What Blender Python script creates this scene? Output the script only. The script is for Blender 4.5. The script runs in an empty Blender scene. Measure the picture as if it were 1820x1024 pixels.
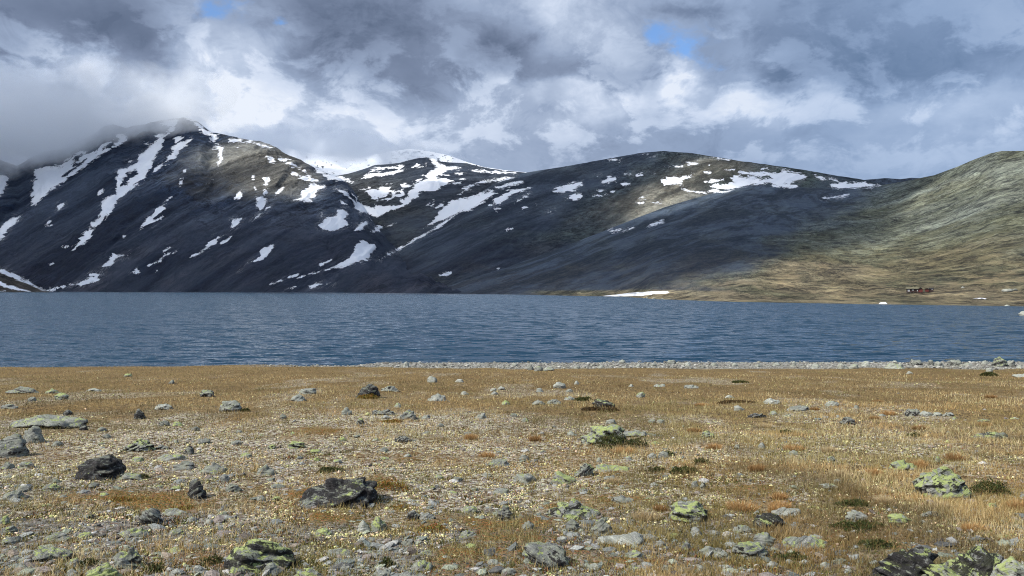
import bpy, math, random
import numpy as np
C = bpy.context.scene.collection
R = math.radians
F = 1428.0; HC = 6.2; CXP = 910.0; HZP = 514.0      # focal length in photo pixels, eye height over the lake

# ------------------------------------------------------------------ camera
cam_d = bpy.data.cameras.new('camera'); cam = bpy.data.objects.new('camera', cam_d); C.objects.link(cam)
cam.location = (0, 0, HC); cam.rotation_euler = (R(90), 0, 0)
cam_d.sensor_width = 36; cam_d.lens = 36 * F / 1820; cam_d.shift_y = (HZP - 512) / 1820
cam_d.clip_start = 0.1; cam_d.clip_end = 80000
bpy.context.scene.camera = cam

# ------------------------------------------------------------------ exposure and sampling
sc = bpy.context.scene
sc.render.engine = 'CYCLES'
sc.view_settings.view_transform = 'Standard'; sc.view_settings.look = 'None'
sc.view_settings.exposure = 0.12; sc.view_settings.gamma = 1.0
cy = sc.cycles
cy.use_denoising = True
cy.denoising_prefilter = 'NONE'
cy.sample_clamp_indirect = 1.2
cy.filter_width = 1.05
cy.volume_step_rate = 0.35
cy.max_bounces = 9; cy.diffuse_bounces = 2; cy.glossy_bounces = 2; cy.transmission_bounces = 2
cy.volume_bounces = 8; cy.transparent_max_bounces = 8

# ------------------------------------------------------------------ sun
SUN_EL, SUN_AZ = R(45), R(-121)                     # azimuth clockwise from the view direction (+Y)
sdir = np.array([math.cos(SUN_EL) * math.sin(SUN_AZ), math.cos(SUN_EL) * math.cos(SUN_AZ), math.sin(SUN_EL)])
sun_d = bpy.data.lights.new('sun', 'SUN'); sun_d.energy = 5.0; sun_d.angle = R(0.5); sun_d.color = (1.0, 0.955, 0.88)
sun = bpy.data.objects.new('sun', sun_d); C.objects.link(sun)
from mathutils import Vector
sun.rotation_euler = Vector(sdir.tolist()).to_track_quat('Z', 'Y').to_euler()

# ------------------------------------------------------------------ node helper
class NT:
    def __init__(s, nt): s.nt = nt
    def n(s, t, **k):
        o = s.nt.nodes.new(t)
        ins = k.pop('ins', {})
        for a, v in k.items(): setattr(o, a, v)
        for a, v in ins.items(): s.put(o.inputs[a], v)
        return o
    def put(s, sock, v):
        if isinstance(v, bpy.types.NodeSocket): s.nt.links.new(v, sock)
        elif v is not None: sock.default_value = v
    def m(s, op, a, b=None, c=None, clamp=False):
        o = s.nt.nodes.new('ShaderNodeMath'); o.operation = op; o.use_clamp = clamp
        s.put(o.inputs[0], a)
        if b is not None: s.put(o.inputs[1], b)
        if c is not None: s.put(o.inputs[2], c)
        return o.outputs[0]
    def v(s, op, a, b=None):
        o = s.nt.nodes.new('ShaderNodeVectorMath'); o.operation = op
        s.put(o.inputs[0], a)
        if b is not None: s.put(o.inputs[1], b)
        return o.outputs['Value'] if op in ('LENGTH', 'DOT_PRODUCT') else o.outputs[0]
    def mix(s, f, a, b, bt='MIX'):
        o = s.nt.nodes.new('ShaderNodeMix'); o.data_type = 'RGBA'; o.blend_type = bt; o.clamp_factor = True
        s.put(o.inputs[0], f)
        for i, q in ((6, a), (7, b)):
            if isinstance(q, tuple) and len(q) == 3: q = q + (1,)
            s.put(o.inputs[i], q)
        return o.outputs[2]
    def ss(s, x, lo, hi):
        o = s.nt.nodes.new('ShaderNodeMapRange'); o.interpolation_type = 'SMOOTHSTEP'
        s.put(o.inputs[0], x); o.inputs[1].default_value = lo; o.inputs[2].default_value = hi
        return o.outputs[0]
    def noise(s, vec, scale, detail=5, rough=0.55, dist=0.0, lac=2.0):
        o = s.nt.nodes.new('ShaderNodeTexNoise')
        s.put(o.inputs['Vector'], vec); o.inputs['Scale'].default_value = scale; o.inputs['Detail'].default_value = detail
        o.inputs['Roughness'].default_value = rough; o.inputs['Distortion'].default_value = dist; o.inputs['Lacunarity'].default_value = lac
        return o.outputs[0]
    def ramp(s, f, stops, interp='LINEAR'):
        o = s.nt.nodes.new('ShaderNodeValToRGB'); r = o.color_ramp; r.interpolation = interp
        while len(r.elements) < len(stops): r.elements.new(0.5)
        for e, (p, c) in zip(r.elements, stops): e.position = p; e.color = tuple(c) + ((1,) if len(c) == 3 else ())
        s.put(o.inputs[0], f)
        return o.outputs[0]
    def xyz(s, x, y, z=0.0):
        return s.n('ShaderNodeCombineXYZ', ins={0: x, 1: y, 2: z}).outputs[0]
def lin(r, g, b):
    f = lambda c: (c / 255 / 12.92) if c <= 10 else ((c / 255 + .055) / 1.055) ** 2.4
    return (f(r), f(g), f(b))

# ------------------------------------------------------------------ world: blue sky with broken cloud
def build_world():
    w = bpy.data.worlds.new('World'); sc.world = w; w.use_nodes = True
    t = NT(w.node_tree); w.node_tree.nodes.clear()
    g = t.n('ShaderNodeTexCoord').outputs['Generated']
    s = t.n('ShaderNodeSeparateXYZ', ins={0: g}); dx, dy, dz = s.outputs
    az = t.m('ARCTAN2', dx, dy); el = t.m('ARCSINE', dz)
    # slow warp so that no cloud edge is a clean ellipse
    sq = t.xyz(az, t.m('MULTIPLY', el, 1.5), 3.1)
    wn = t.n('ShaderNodeTexNoise', ins={'Vector': sq, 'Scale': 9.0, 'Detail': 5.0, 'Roughness': 0.6}).outputs['Color']
    wv = t.v('MULTIPLY', t.v('SUBTRACT', wn, (0.5, 0.5, 0.5)), (0.13, 0.10, 0.0))
    q = t.v('ADD', t.xyz(az, el, 0.0), wv)
    def blob(px, py, rx, ry, w_):
        a = math.atan((px - CXP) / F); e = math.atan((HZP - py) / math.hypot(F, px - CXP))
        d = t.v('MULTIPLY', t.v('SUBTRACT', q, (a, e, 0.0)), (F / rx, F / ry, 0.0))
        l2 = t.v('DOT_PRODUCT', d, d)
        return t.m('MULTIPLY', t.m('EXPONENT', t.m('MULTIPLY', l2, -0.7)), w_)
    B = None
    for b in SKY_BLOBS:
        o = blob(*b); B = o if B is None else t.m('ADD', B, o)
    n1 = t.noise(sq, 5.0, 11, 0.60, 0.35)
    n2 = t.noise(t.v('ADD', sq, (7.0, 2.0, 0.0)), 17.0, 10, 0.66, 0.6)
    n3 = t.noise(t.v('ADD', sq, (3.0, 9.0, 0.0)), 42.0, 8, 0.66, 0.9)
    bil = t.m('ABSOLUTE', t.m('SUBTRACT', n2, 0.5))
    B = t.m('ADD', B, t.m('MULTIPLY', t.m('SUBTRACT', n1, 0.5), 0.48))
    B = t.m('ADD', B, t.m('MULTIPLY', t.m('SUBTRACT', n3, 0.5), t.m('MULTIPLY', t.ss(B, 0.15, 0.6), 0.75)))
    B = t.m('ADD', B, t.m('MULTIPLY', t.m('SUBTRACT', n2, 0.5), 0.30))
    B = t.m('ADD', B, t.m('MULTIPLY', t.m('SUBTRACT', 0.09, bil), 0.35))
    B = t.m('ADD', B, 0.47)
    nz = t.noise(t.v('ADD', sq, (1.0, 5.0, 2.0)), 10.0, 11, 0.60, 0.3)
    band = t.m('MULTIPLY', t.ss(el, 0.12, 0.19), t.ss(el, 0.34, 0.24))
    B = t.m('ADD', B, t.m('MULTIPLY', t.m('SUBTRACT', t.ss(nz, 0.47, 0.56), 0.45), t.m('MULTIPLY', t.m('ADD', band, 0.35), 0.20)))
    B = t.m('ADD', B, t.m('MULTIPLY', t.ss(el, 0.42, 0.75), 0.38))
    col = t.ramp(B, [(0.0, lin(93, 107, 132)), (0.22, lin(119, 133, 159)), (0.45, lin(148, 164, 191)), (0.68, lin(182, 196, 219)), (0.86, lin(206, 217, 236)), (1.0, lin(226, 233, 245))])
    # cooler blue tint towards the far end of the lake valley and to the east
    tint = t.m('MULTIPLY', t.ss(az, 0.05, 0.5), 0.55)
    col = t.mix(tint, col, t.mix(0.55, col, lin(118, 158, 205)))
    Bb = None
    for b in BLUE_BLOBS:
        o = blob(*b); Bb = o if Bb is None else t.m('ADD', Bb, o)
    Bb = t.m('ADD', Bb, t.m('MULTIPLY', t.m('SUBTRACT', n3, 0.5), 0.9))
    gap = t.m('MULTIPLY', t.ss(Bb, 0.15, 0.95), .95)
    # overhead the cloud breaks up (out of the picture, it lights the valley)
    gap2 = t.m('MULTIPLY', t.ss(el, 0.50, 0.85), t.ss(n1, 0.42, 0.60))
    gap = t.m('MAXIMUM', gap, gap2)
    sky = t.n('ShaderNodeTexSky', sky_type='NISHITA', sun_disc=False)
    sky.sun_elevation = SUN_EL; sky.sun_rotation = SUN_AZ; sky.altitude = 1400.0; sky.ozone_density = 2.0
    skyc = t.v('MULTIPLY', sky.outputs[0], (0.13, 0.155, 0.18))
    out = t.mix(gap, col, skyc)
    # the lower sky behind the ridges: a little pale mist
    bg = t.n('ShaderNodeBackground', ins={'Color': out, 'Strength': 1.0})
    t.n('ShaderNodeOutputWorld', ins={'Surface': bg.outputs[0]})
SKY_BLOBS = [
    (200, 50, 170, 90, -.34), (270, 110, 60, 70, -.2), (20, 120, 90, 70, -.05), (10, 240, 90, 110, -.12), (620, 30, 130, 75, -.30), (560, 90, 60, 60, -.1), (770, 60, 130, 60, -.13),
    (120, 110, 60, 45, .22), (165, 145, 90, 40, .2), (390, 100, 90, 60, .38), (330, 60, 40, 50, .2), (420, 190, 150, 60, .26), (620, 215, 170, 45, .16), (250, 200, 90, 40, .15),
    (500, 250, 200, 30, .14), (200, 235, 120, 30, -.02), (700, 235, 120, 30, .08),
    (900, 60, 60, 45, -.12), (960, 30, 45, 30, .30), (1000, 70, 80, 30, .1), (880, 105, 40, 25, -.25), (760, 130, 120, 30, -.05), (1090, 20, 70, 30, .12), (1230, 5, 60, 14, -.3),
    (1070, 140, 110, 26, -.22), (1160, 150, 30, 40, -.15), (955, 165, 30, 14, .28), (1040, 168, 40, 14, .28), (1065, 195, 45, 22, .25), (1000, 205, 200, 40, .10),
    (1203, 150, 24, 30, .45), (1215, 120, 25, 20, .2), (1320, 100, 30, 40, .18), (1350, 140, 50, 25, .1), (1310, 178, 40, 16, .3), (1380, 195, 60, 20, .22), (1230, 200, 90, 40, .12),
    (1450, 80, 140, 60, -.22), (1380, 155, 60, 18, -.28), (1640, 60, 200, 60, -.08), (1640, 130, 120, 30, -.20), (1480, 165, 40, 22, .22), (1560, 175, 60, 25, .15), (1690, 200, 90, 30, .22),
    (1790, 165, 50, 30, .15), (1600, 260, 200, 30, .02), (1000, 265, 120, 30, -.06), (1300, 250, 150, 30, .05), (1800, 30, 80, 60, .0)]
BLUE_BLOBS = [(385, 22, 30, 12, .9), (487, 54, 14, 9, .8), (1176, 60, 26, 18, .95), (1214, 92, 16, 14, .8), (1240, 60, 40, 30, .3), (1255, 105, 25, 12, .35), (415, 8, 30, 8, .4)]
build_world()

# ------------------------------------------------------------------ helpers
def tag(o, label=None, cat=None, group=None, kind=None):
    if label: o['label'] = label
    if cat: o['category'] = cat
    if group: o['group'] = group
    if kind: o['kind'] = kind
    return o
def mesh_np(name, V, Fc, mat=None, smooth=True, attrs=None, parent=None):
    """V (n,3) float, Fc (m,k) int -> mesh object"""
    me = bpy.data.meshes.new(name)
    V = np.ascontiguousarray(V, dtype=np.float32); Fc = np.ascontiguousarray(Fc, dtype=np.int32)
    me.vertices.add(len(V)); me.vertices.foreach_set('co', V.ravel())
    k = Fc.shape[1]
    me.loops.add(Fc.size); me.loops.foreach_set('vertex_index', Fc.ravel())
    me.polygons.add(len(Fc)); me.polygons.foreach_set('loop_start', np.arange(0, Fc.size, k, dtype=np.int32))
    me.polygons.foreach_set('loop_total', np.full(len(Fc), k, dtype=np.int32))
    me.update(calc_edges=True)
    me.polygons.foreach_set('use_smooth', np.full(len(Fc), bool(smooth)))
    for an, (ty, arr) in (attrs or {}).items():
        a = me.attributes.new(an, ty, 'POINT')
        if ty == 'FLOAT': a.data.foreach_set('value', np.ascontiguousarray(arr, np.float32))
        else:
            if arr.shape[1] == 3: arr = np.concatenate([arr, np.ones((len(arr), 1))], 1)
            a.data.foreach_set('color', np.ascontiguousarray(arr, np.float32).ravel())
    if mat: me.materials.append(mat)
    o = bpy.data.objects.new(name, me); C.objects.link(o)
    if parent: o.parent = parent
    return o
def grid_faces(nr, nc):
    i = np.arange(nr * nc).reshape(nr, nc)
    return np.stack([i[:-1, :-1], i[:-1, 1:], i[1:, 1:], i[1:, :-1]], -1).reshape(-1, 4)
def _h(ix, iy, iz, seed):
    n = (ix.astype(np.int64) * 374761393 + iy.astype(np.int64) * 668265263 + iz.astype(np.int64) * 2147483647 + seed * 1274126177) & 0xffffffff
    n = ((n ^ (n >> 13)) * 1274126177) & 0xffffffff
    n = ((n ^ (n >> 16)) * 2246822519) & 0xffffffff
    return ((n ^ (n >> 13)) & 0xffff) / 32767.5 - 1.0
def vn2(x, y, seed=0):
    ix = np.floor(x); iy = np.floor(y); fx = x - ix; fy = y - iy
    ix = ix.astype(np.int64); iy = iy.astype(np.int64); z = np.zeros_like(ix)
    u = fx * fx * fx * (fx * (fx * 6 - 15) + 10); v = fy * fy * fy * (fy * (fy * 6 - 15) + 10)
    a = _h(ix, iy, z, seed); b = _h(ix + 1, iy, z, seed); c = _h(ix, iy + 1, z, seed); d = _h(ix + 1, iy + 1, z, seed)
    return (a * (1 - u) + b * u) * (1 - v) + (c * (1 - u) + d * u) * v
def vn3(x, y, z, seed=0):
    ix = np.floor(x); iy = np.floor(y); iz = np.floor(z); fx = x - ix; fy = y - iy; fz = z - iz
    ix = ix.astype(np.int64); iy = iy.astype(np.int64); iz = iz.astype(np.int64)
    u = fx * fx * (3 - 2 * fx); v = fy * fy * (3 - 2 * fy); w = fz * fz * (3 - 2 * fz)
    def pl(k):
        a = _h(ix, iy, iz + k, seed); b = _h(ix + 1, iy, iz + k, seed); c = _h(ix, iy + 1, iz + k, seed); d = _h(ix + 1, iy + 1, iz + k, seed)
        return (a * (1 - u) + b * u) * (1 - v) + (c * (1 - u) + d * u) * v
    return pl(0) * (1 - w) + pl(1) * w
def fbm2(x, y, oc=5, seed=0, gain=0.5, ridge=False):
    s = 0; a = 1.0; tot = 0
    for k in range(oc):
        n = vn2(x * 2 ** k + 17.3 * k, y * 2 ** k - 9.1 * k, seed + k)
        if ridge: n = 1 - 2 * np.abs(n)
        s = s + a * n; tot += a; a *= gain
    return s / tot
def sstep(x, a, b):
    t = np.clip((x - a) / (b - a), 0, 1); return t * t * (3 - 2 * t)
def poly_sdf(P, xs, ys):
    """signed distance (positive inside) of polygon P on the raster xs x ys"""
    X, Y = np.meshgrid(xs, ys); d = np.full(X.shape, 1e9); ins = np.zeros(X.shape, bool)
    n = len(P)
    for i in range(n):
        x0, y0 = P[i]; x1, y1 = P[(i + 1) % n]
        ex, ey = x1 - x0, y1 - y0; L = ex * ex + ey * ey + 1e-9
        t = np.clip(((X - x0) * ex + (Y - y0) * ey) / L, 0, 1)
        d = np.minimum(d, (X - x0 - t * ex) ** 2 + (Y - y0 - t * ey) ** 2)
        if y0 != y1:
            c = ((y0 > Y) != (y1 > Y)) & (X < (x1 - x0) * (Y - y0) / (y1 - y0) + x0)
            ins ^= c
    d = np.sqrt(d)
    return np.where(ins, d, -d)

# ------------------------------------------------------------------ snow fields (outlines on the slopes)
Z1 = (0, 180, 2.845); Z2 = (400, 220, 2.845); Z3 = (900, 240, 2.845); Z4 = (1300, 240, 3.2); Z8 = (560, 260, 6.0667); Z7 = (0, 450, 9.1)
SNOW = [
(Z1,"870 90 900 95 880 150 850 175 825 185 825 225 800 260 770 320 735 390 690 425 640 470 600 490 570 545 525 600 470 650 460 690 420 725 370 752 380 725 410 690 435 665 460 620 500 590 510 540 520 500 545 480 585 470 590 440 585 390 600 345 640 335 690 310 700 270 740 240 770 215 800 195 775 175 800 165 840 165 860 130 805 115 830 95"),
(Z1,"900 175 930 180 905 205 940 200 970 182 960 205 925 240 885 275 865 300 820 330 770 366 800 320 845 285 865 270 880 250 862 245 865 228 890 215 878 190"),
(Z1,"640 165 600 168 565 185 575 200 545 212 510 212 500 240 480 255 440 258 400 252 350 290 300 330 230 332 170 345 185 395 160 405 175 440 158 460 165 490 155 530 180 520 215 490 260 450 300 425 330 400 390 355 430 330 480 292 520 268 555 240 600 225 640 195"),
(Z1,"300 515 325 515 330 525 305 550 290 555"),(Z1,"225 620 250 600 268 603 255 620 235 632"),
(Z1,"-20 660 0 640 30 605 70 582 103 580 95 600 60 630 40 655 20 685 0 700 -20 710"),(Z1,"-40 365 0 370 40 375 35 400 40 425 15 460 0 480 -40 500"),
(Z1,"880 470 855 500 820 560 775 600 830 580 770 622 725 640 700 665 705 640 745 600 745 590 775 575 800 535 840 500 860 480"),
(Z1,"905 430 905 400 930 390 930 410 915 425"),(Z1,"1060 225 1110 218 1132 230 1125 260 1125 290 1105 328 1100 310 1110 290 1090 285 1105 260 1095 240 1075 240"),
(Z1,"935 80 975 90 1010 110 1040 140 1065 160 1110 180 1100 195 1080 205 1060 200 1060 175 1030 165 1010 150 1000 130 960 100"),
(Z1,"1150 188 1220 190 1300 210 1390 240 1385 245 1300 220 1240 210 1155 210"),(Z1,"1352 275 1375 280 1400 310 1370 308 1350 290"),
(Z1,"1395 282 1430 290 1480 310 1530 340 1570 370 1605 400 1590 405 1545 400 1510 385 1480 375 1475 358 1510 370 1550 375 1530 350 1490 335 1450 315 1410 300"),
(Z1,"1545 408 1600 420 1640 435 1600 455 1590 490 1560 500 1490 500 1530 485 1515 470 1530 450 1565 440 1565 420"),
(Z1,"1340 445 1355 440 1350 460 1330 485 1345 510 1330 545 1310 560 1305 520 1295 490 1330 465"),(Z1,"1320 568 1305 590 1275 610 1290 590 1305 570"),
(Z1,"1275 378 1285 380 1293 445 1285 440 1275 400"),(Z1,"1335 390 1365 385 1360 400 1345 425 1335 420"),(Z1,"1190 470 1215 450 1222 465 1212 500 1185 490"),
(Z1,"1385 490 1400 455 1432 435 1420 460 1390 480"),(Z1,"1170 597 1200 595 1225 590 1210 610 1195 630 1172 650"),(Z1,"1360 530 1370 522 1345 553 1338 550"),
(Z1,"1150 672 1110 700 1080 725 1045 745 1000 775 962 790 965 778 1010 760 1035 745 1055 710 1085 685"),(Z1,"1172 685 1150 700 1115 720 1135 703"),
(Z1,"860 735 840 765 895 762 890 768 845 785 820 808 775 825 745 840 750 830 800 805 820 780 825 760"),
(Z1,"695 750 650 785 605 795 590 805 560 835 515 838 540 810 565 790 570 772 590 780 640 780 660 765"),
(Z1,"1380 730 1375 745 1350 780 1330 800 1290 815 1255 820 1300 800 1325 785 1315 755 1340 740"),(Z1,"660 870 690 850 710 865 690 878"),
(Z1,"450 870 530 872 500 890 505 905 470 915 430 928 350 932 345 925 400 915 440 900 480 888 455 880"),(Z1,"245 960 290 938 325 932 345 938 300 946 270 956"),
(Z1,"1205 855 1225 840 1215 850"),(Z1,"320 740 330 725 368 730 365 738"),(Z1,"495 475 500 450 525 445 515 460 505 480"),(Z1,"1040 425 1090 380 1080 395"),
(Z1,"640 305 665 303 680 310 650 315"),(Z1,"785 850 800 850 800 860 787 862"),(Z1,"620 682 632 682 632 690 622 690"),(Z1,"870 818 872 824 860 824"),(Z1,"250 828 272 816 270 824"),
(Z1,"725 205 755 205 745 218 730 215"),(Z1,"1185 228 1208 228 1205 236 1190 236"),(Z1,"930 348 940 345 938 356 930 356"),
(Z8,"190 442 240 450 310 490 380 545 430 575 480 610 530 635 600 660 640 665 650 630 720 645 730 660 800 650 880 640 940 625 915 610 920 585 960 570 1000 530 1010 480 1060 450 1090 410 1130 380 1150 365 1220 350 1185 320 1240 270 1290 240 1320 235 1280 200 1240 135 1300 145 1340 180 1390 195 1420 220 1580 235 1560 245 1430 260 1380 300 1450 310 1270 330 1390 345 1500 375 1430 400 1380 430 1330 460 1270 485 1200 480 1130 490 1100 520 1110 550 1060 580 1000 620 940 650 860 690 780 715 720 745 670 765 620 755 570 725 480 705 440 660 410 620 400 590 340 545 280 490"),
(Z8,"285 450 330 465 400 510 450 560 440 572 380 520 320 475"),(Z8,"465 465 540 490 570 520 620 580 640 575 680 580 700 555 760 545 790 520 810 500 810 440 760 440 700 430 690 455 620 460 580 440 570 460 520 465"),
(Z8,"820 480 940 475 960 520 920 550 850 545 820 520"),(Z8,"710 580 760 555 830 560 800 580 740 598"),(Z8,"920 410 960 400 1000 408 1060 405 1040 430 980 445 940 445"),
(Z8,"760 410 800 395 835 400 820 412 780 425"),(Z8,"490 350 560 300 640 290 700 290 850 270 900 250 960 240 1010 250 960 270 900 280 850 300 780 310 700 315 620 325 540 345"),
(Z8,"580 270 640 240 700 230 760 240 700 262"),(Z8,"840 225 900 210 960 210 940 235 880 240 780 240 760 230"),(Z8,"1040 225 1100 195 1165 200 1160 215 1100 230"),
(Z8,"1190 180 1210 190 1200 215 1185 205"),(Z8,"1090 390 1110 365 1130 350 1140 365 1110 385"),(Z8,"1145 320 1170 298 1165 330"),
(Z8,"30 855 60 820 100 785 180 765 230 735 245 690 280 680 300 700 335 720 330 770 370 845 330 870 270 885 250 908 180 900 90 888 40 880"),
(Z8,"65 690 95 690 90 720 70 762 50 755 65 730"),(Z8,"290 650 310 645 325 670 305 680"),(Z8,"435 905 460 855 500 820 560 800 600 797 580 825 545 850 530 880 480 905"),
(Z8,"605 925 650 900 645 870 680 855 740 875 800 855 880 830 870 845 780 870 700 900 650 930"),
(Z8,"1160 885 1210 850 1265 815 1300 770 1330 740 1320 710 1360 670 1410 650 1440 615 1500 575 1560 565 1640 560 1700 540 1820 490 1900 470 1960 500 1870 570 1820 600 1740 650 1660 690 1580 700 1500 745 1440 775 1360 795 1300 815 1260 840 1200 865"),
(Z8,"1290 690 1330 640 1390 605 1380 640 1330 660 1280 710"),(Z8,"1250 600 1280 580 1270 600 1220 630 1190 640"),(Z8,"1255 645 1280 620 1270 645"),
(Z8,"10 250 60 260 130 300 200 310 280 325 330 345 400 365 330 370 230 370 140 355 90 325 60 290"),(Z8,"330 380 420 378 400 395 340 390"),
(Z8,"1540 520 1590 480 1650 470 1700 465 1620 490 1570 515"),(Z8,"1580 450 1620 430 1680 440 1640 470 1600 470"),(Z8,"1560 350 1630 340 1620 352 1580 360"),(Z8,"1480 405 1560 388 1570 395 1500 410"),
(Z8,"1500 290 1640 288 1560 300"),(Z8,"275 595 345 630 340 640 290 610"),(Z8,"1660 262 1820 255 1820 280 1700 270"),
(Z2,"700 590 730 605 760 605 760 630 740 655 720 685 680 700 630 708 590 722 560 730 480 752 360 787 370 778 480 743 560 720 590 700 630 675 650 650 655 620 680 595"),
(Z2,"1125 485 1115 505 1050 545 980 580 920 615 860 650 775 692 800 672 870 635 930 595 1000 560 1060 530 1100 500"),
(Z2,"1335 415 1370 385 1400 365 1420 345 1470 330 1540 325 1500 340 1450 355 1430 375 1400 395 1350 415"),(Z2,"1365 325 1420 305 1505 287 1500 300 1440 315 1380 328"),
(Z2,"1180 355 1210 330 1200 318 1260 300 1330 285 1420 272 1465 272 1440 282 1340 295 1260 310 1230 335"),(Z2,"1465 400 1500 375 1540 352 1530 365 1490 392"),
(Z2,"1355 430 1390 422 1395 430 1370 440"),(Z2,"1505 425 1530 415 1525 425"),(Z2,"1550 412 1582 398 1575 408"),(Z2,"1658 345 1680 330 1740 310 1790 300 1780 325 1764 335 1700 347"),
(Z2,"1420 535 1455 523 1450 530 1430 538"),(Z2,"1630 448 1660 436 1650 445"),(Z2,"1085 765 1110 755 1142 755 1125 765"),(Z2,"1352 738 1390 728 1380 737"),
(Z2,"443 722 480 700 550 682 545 690 500 710 450 726"),(Z2,"228 810 290 785 370 758 360 770 310 790 290 798"),(Z2,"428 825 470 805 545 805 545 814 480 818 440 825"),(Z2,"305 835 355 822 340 832"),
(Z2,"1290 235 1440 245 1470 250 1380 252"),
(Z3,"238 290 260 268 320 245 390 230 380 250 345 270 300 285"),(Z3,"300 325 340 300 380 300 385 320 350 328"),(Z3,"485 235 520 212 558 212 555 235 520 247 490 242"),
(Z3,"435 310 480 298 545 282 540 292 500 300 480 314"),(Z3,"455 285 500 273 515 277 480 290"),(Z3,"578 248 600 237 628 238 625 252 590 256"),(Z3,"600 198 640 193 640 202"),
(Z3,"655 205 670 188 690 188 685 205 660 212"),(Z3,"715 192 765 190 765 198 735 201"),(Z3,"785 225 840 215 900 208 950 197 945 210 900 225 890 248 850 248 800 250 790 235"),
(Z3,"805 165 890 150 890 158 830 170"),(Z3,"915 142 960 138 990 145 970 150 920 148"),(Z3,"1105 175 1160 170 1150 178"),
(Z3,"1030 262 1060 250 1150 240 1130 215 1160 208 1230 220 1300 220 1340 215 1330 205 1230 205 1185 195 1170 183 1260 187 1350 195 1400 180 1365 162 1400 170 1440 188 1480 195 1518 205 1510 220 1480 230 1430 238 1410 245 1470 258 1460 268 1400 268 1350 262 1340 248 1300 248 1230 252 1180 265 1140 278 1060 275"),
(Z3,"1000 235 1030 225 1100 222 1095 232 1020 240"),(Z3,"890 278 940 280 1000 290 1060 282 1130 285 1100 292 1050 288 1000 292 930 292"),
(Z3,"1035 112 1080 118 1140 128 1070 125"),(Z3,"1280 168 1320 168 1325 174 1290 175"),(Z3,"1558 205 1600 208 1668 220 1670 228 1600 222"),
(Z3,"1640 255 1660 242 1740 238 1800 242 1850 250 1890 255 1850 262 1764 270 1700 270 1650 268"),(Z3,"1625 322 1660 308 1730 300 1725 308 1700 320 1640 320"),(Z3,"1585 325 1615 312 1612 325"),
(Z3,"712 465 730 445 795 430 790 440 745 460 720 467"),(Z3,"588 485 650 463 648 470 600 487"),(Z3,"520 485 535 472 545 480 580 474 570 485 535 492"),
(Z3,"685 100 720 96 718 101"),(Z3,"715 110 765 110 760 115"),(Z3,"520 125 580 122 575 130"),(Z3,"85 370 110 358 105 368"),(Z3,"125 355 158 342 150 352"),(Z3,"210 390 238 378 230 388"),
(Z3,"655 345 695 340 690 345"),(Z3,"738 342 775 337 770 342"),(Z3,"675 318 705 310 700 318"),(Z3,"1003 190 1035 186 1030 190"),(Z3,"453 210 475 204 470 210"),(Z3,"1015 153 1040 153 1030 157"),(Z3,"-5 482 33 465 30 472 0 485"),
(Z7,"-60 250 0 262 60 270 150 305 300 370 400 430 480 460 520 490 600 545 700 590 780 615 700 610 600 570 500 520 380 470 250 430 120 375 0 330 -60 310"),
(Z7,"-60 430 0 450 60 480 120 515 200 515 270 555 400 590 495 620 400 615 280 595 150 570 0 530 -60 520"),(Z7,"-60 590 0 595 90 612 0 616 -60 616"),
]
HOLES = [(Z1,"640 360 690 350 695 370 655 400 640 420 610 425 625 395"),(Z1,"385 280 410 265 400 290 375 325 365 320"),(Z1,"440 290 400 325 330 378 310 382 330 362 390 322"),(Z1,"600 190 570 195 540 225 520 240 555 230 590 210"),
(Z8,"850 500 900 495 930 510 880 520"),(Z8,"640 540 720 540 780 535 700 552 660 550"),(Z1,"520 600 540 570 530 600")]
def P_of(zs):
    (x0, y0, s), t = zs
    v = np.array([float(q) for q in t.split()]).reshape(-1, 2)
    return v / s + np.array([x0, y0])
SX0, SY0 = -40, 190
sxs = np.arange(SX0, 1861, 1.0); sys_ = np.arange(SY0, 541, 1.0)
snow_f = np.full((len(sys_), len(sxs)), -12.0)
def _acc(polys, f, sign):
    for zs in polys:
        P = P_of(zs) if isinstance(zs[1], str) else zs
        a = max(0, int(P[:, 0].min() - 12 - SX0)); b = min(len(sxs), int(P[:, 0].max() + 13 - SX0))
        c = max(0, int(P[:, 1].min() - 12 - SY0)); d = min(len(sys_), int(P[:, 1].max() + 13 - SY0))
        if b <= a or d <= c: continue
        s = poly_sdf(P, sxs[a:b], sys_[c:d])
        f[c:d, a:b] = np.maximum(f[c:d, a:b], s) if sign > 0 else np.minimum(f[c:d, a:b], -s)
_acc(SNOW, snow_f, 1); _acc(HOLES, snow_f, -1)
snow_f = np.clip(snow_f, -12, 12)
def sample(f, px, py):
    x = np.clip(px - SX0, 0, f.shape[1] - 1.001); y = np.clip(py - SY0, 0, f.shape[0] - 1.001)
    ix = x.astype(int); iy = y.astype(int); fx = x - ix; fy = y - iy
    return (f[iy, ix] * (1 - fx) + f[iy, ix + 1] * fx) * (1 - fy) + (f[iy + 1, ix] * (1 - fx) + f[iy + 1, ix + 1] * fx) * fy

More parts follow.
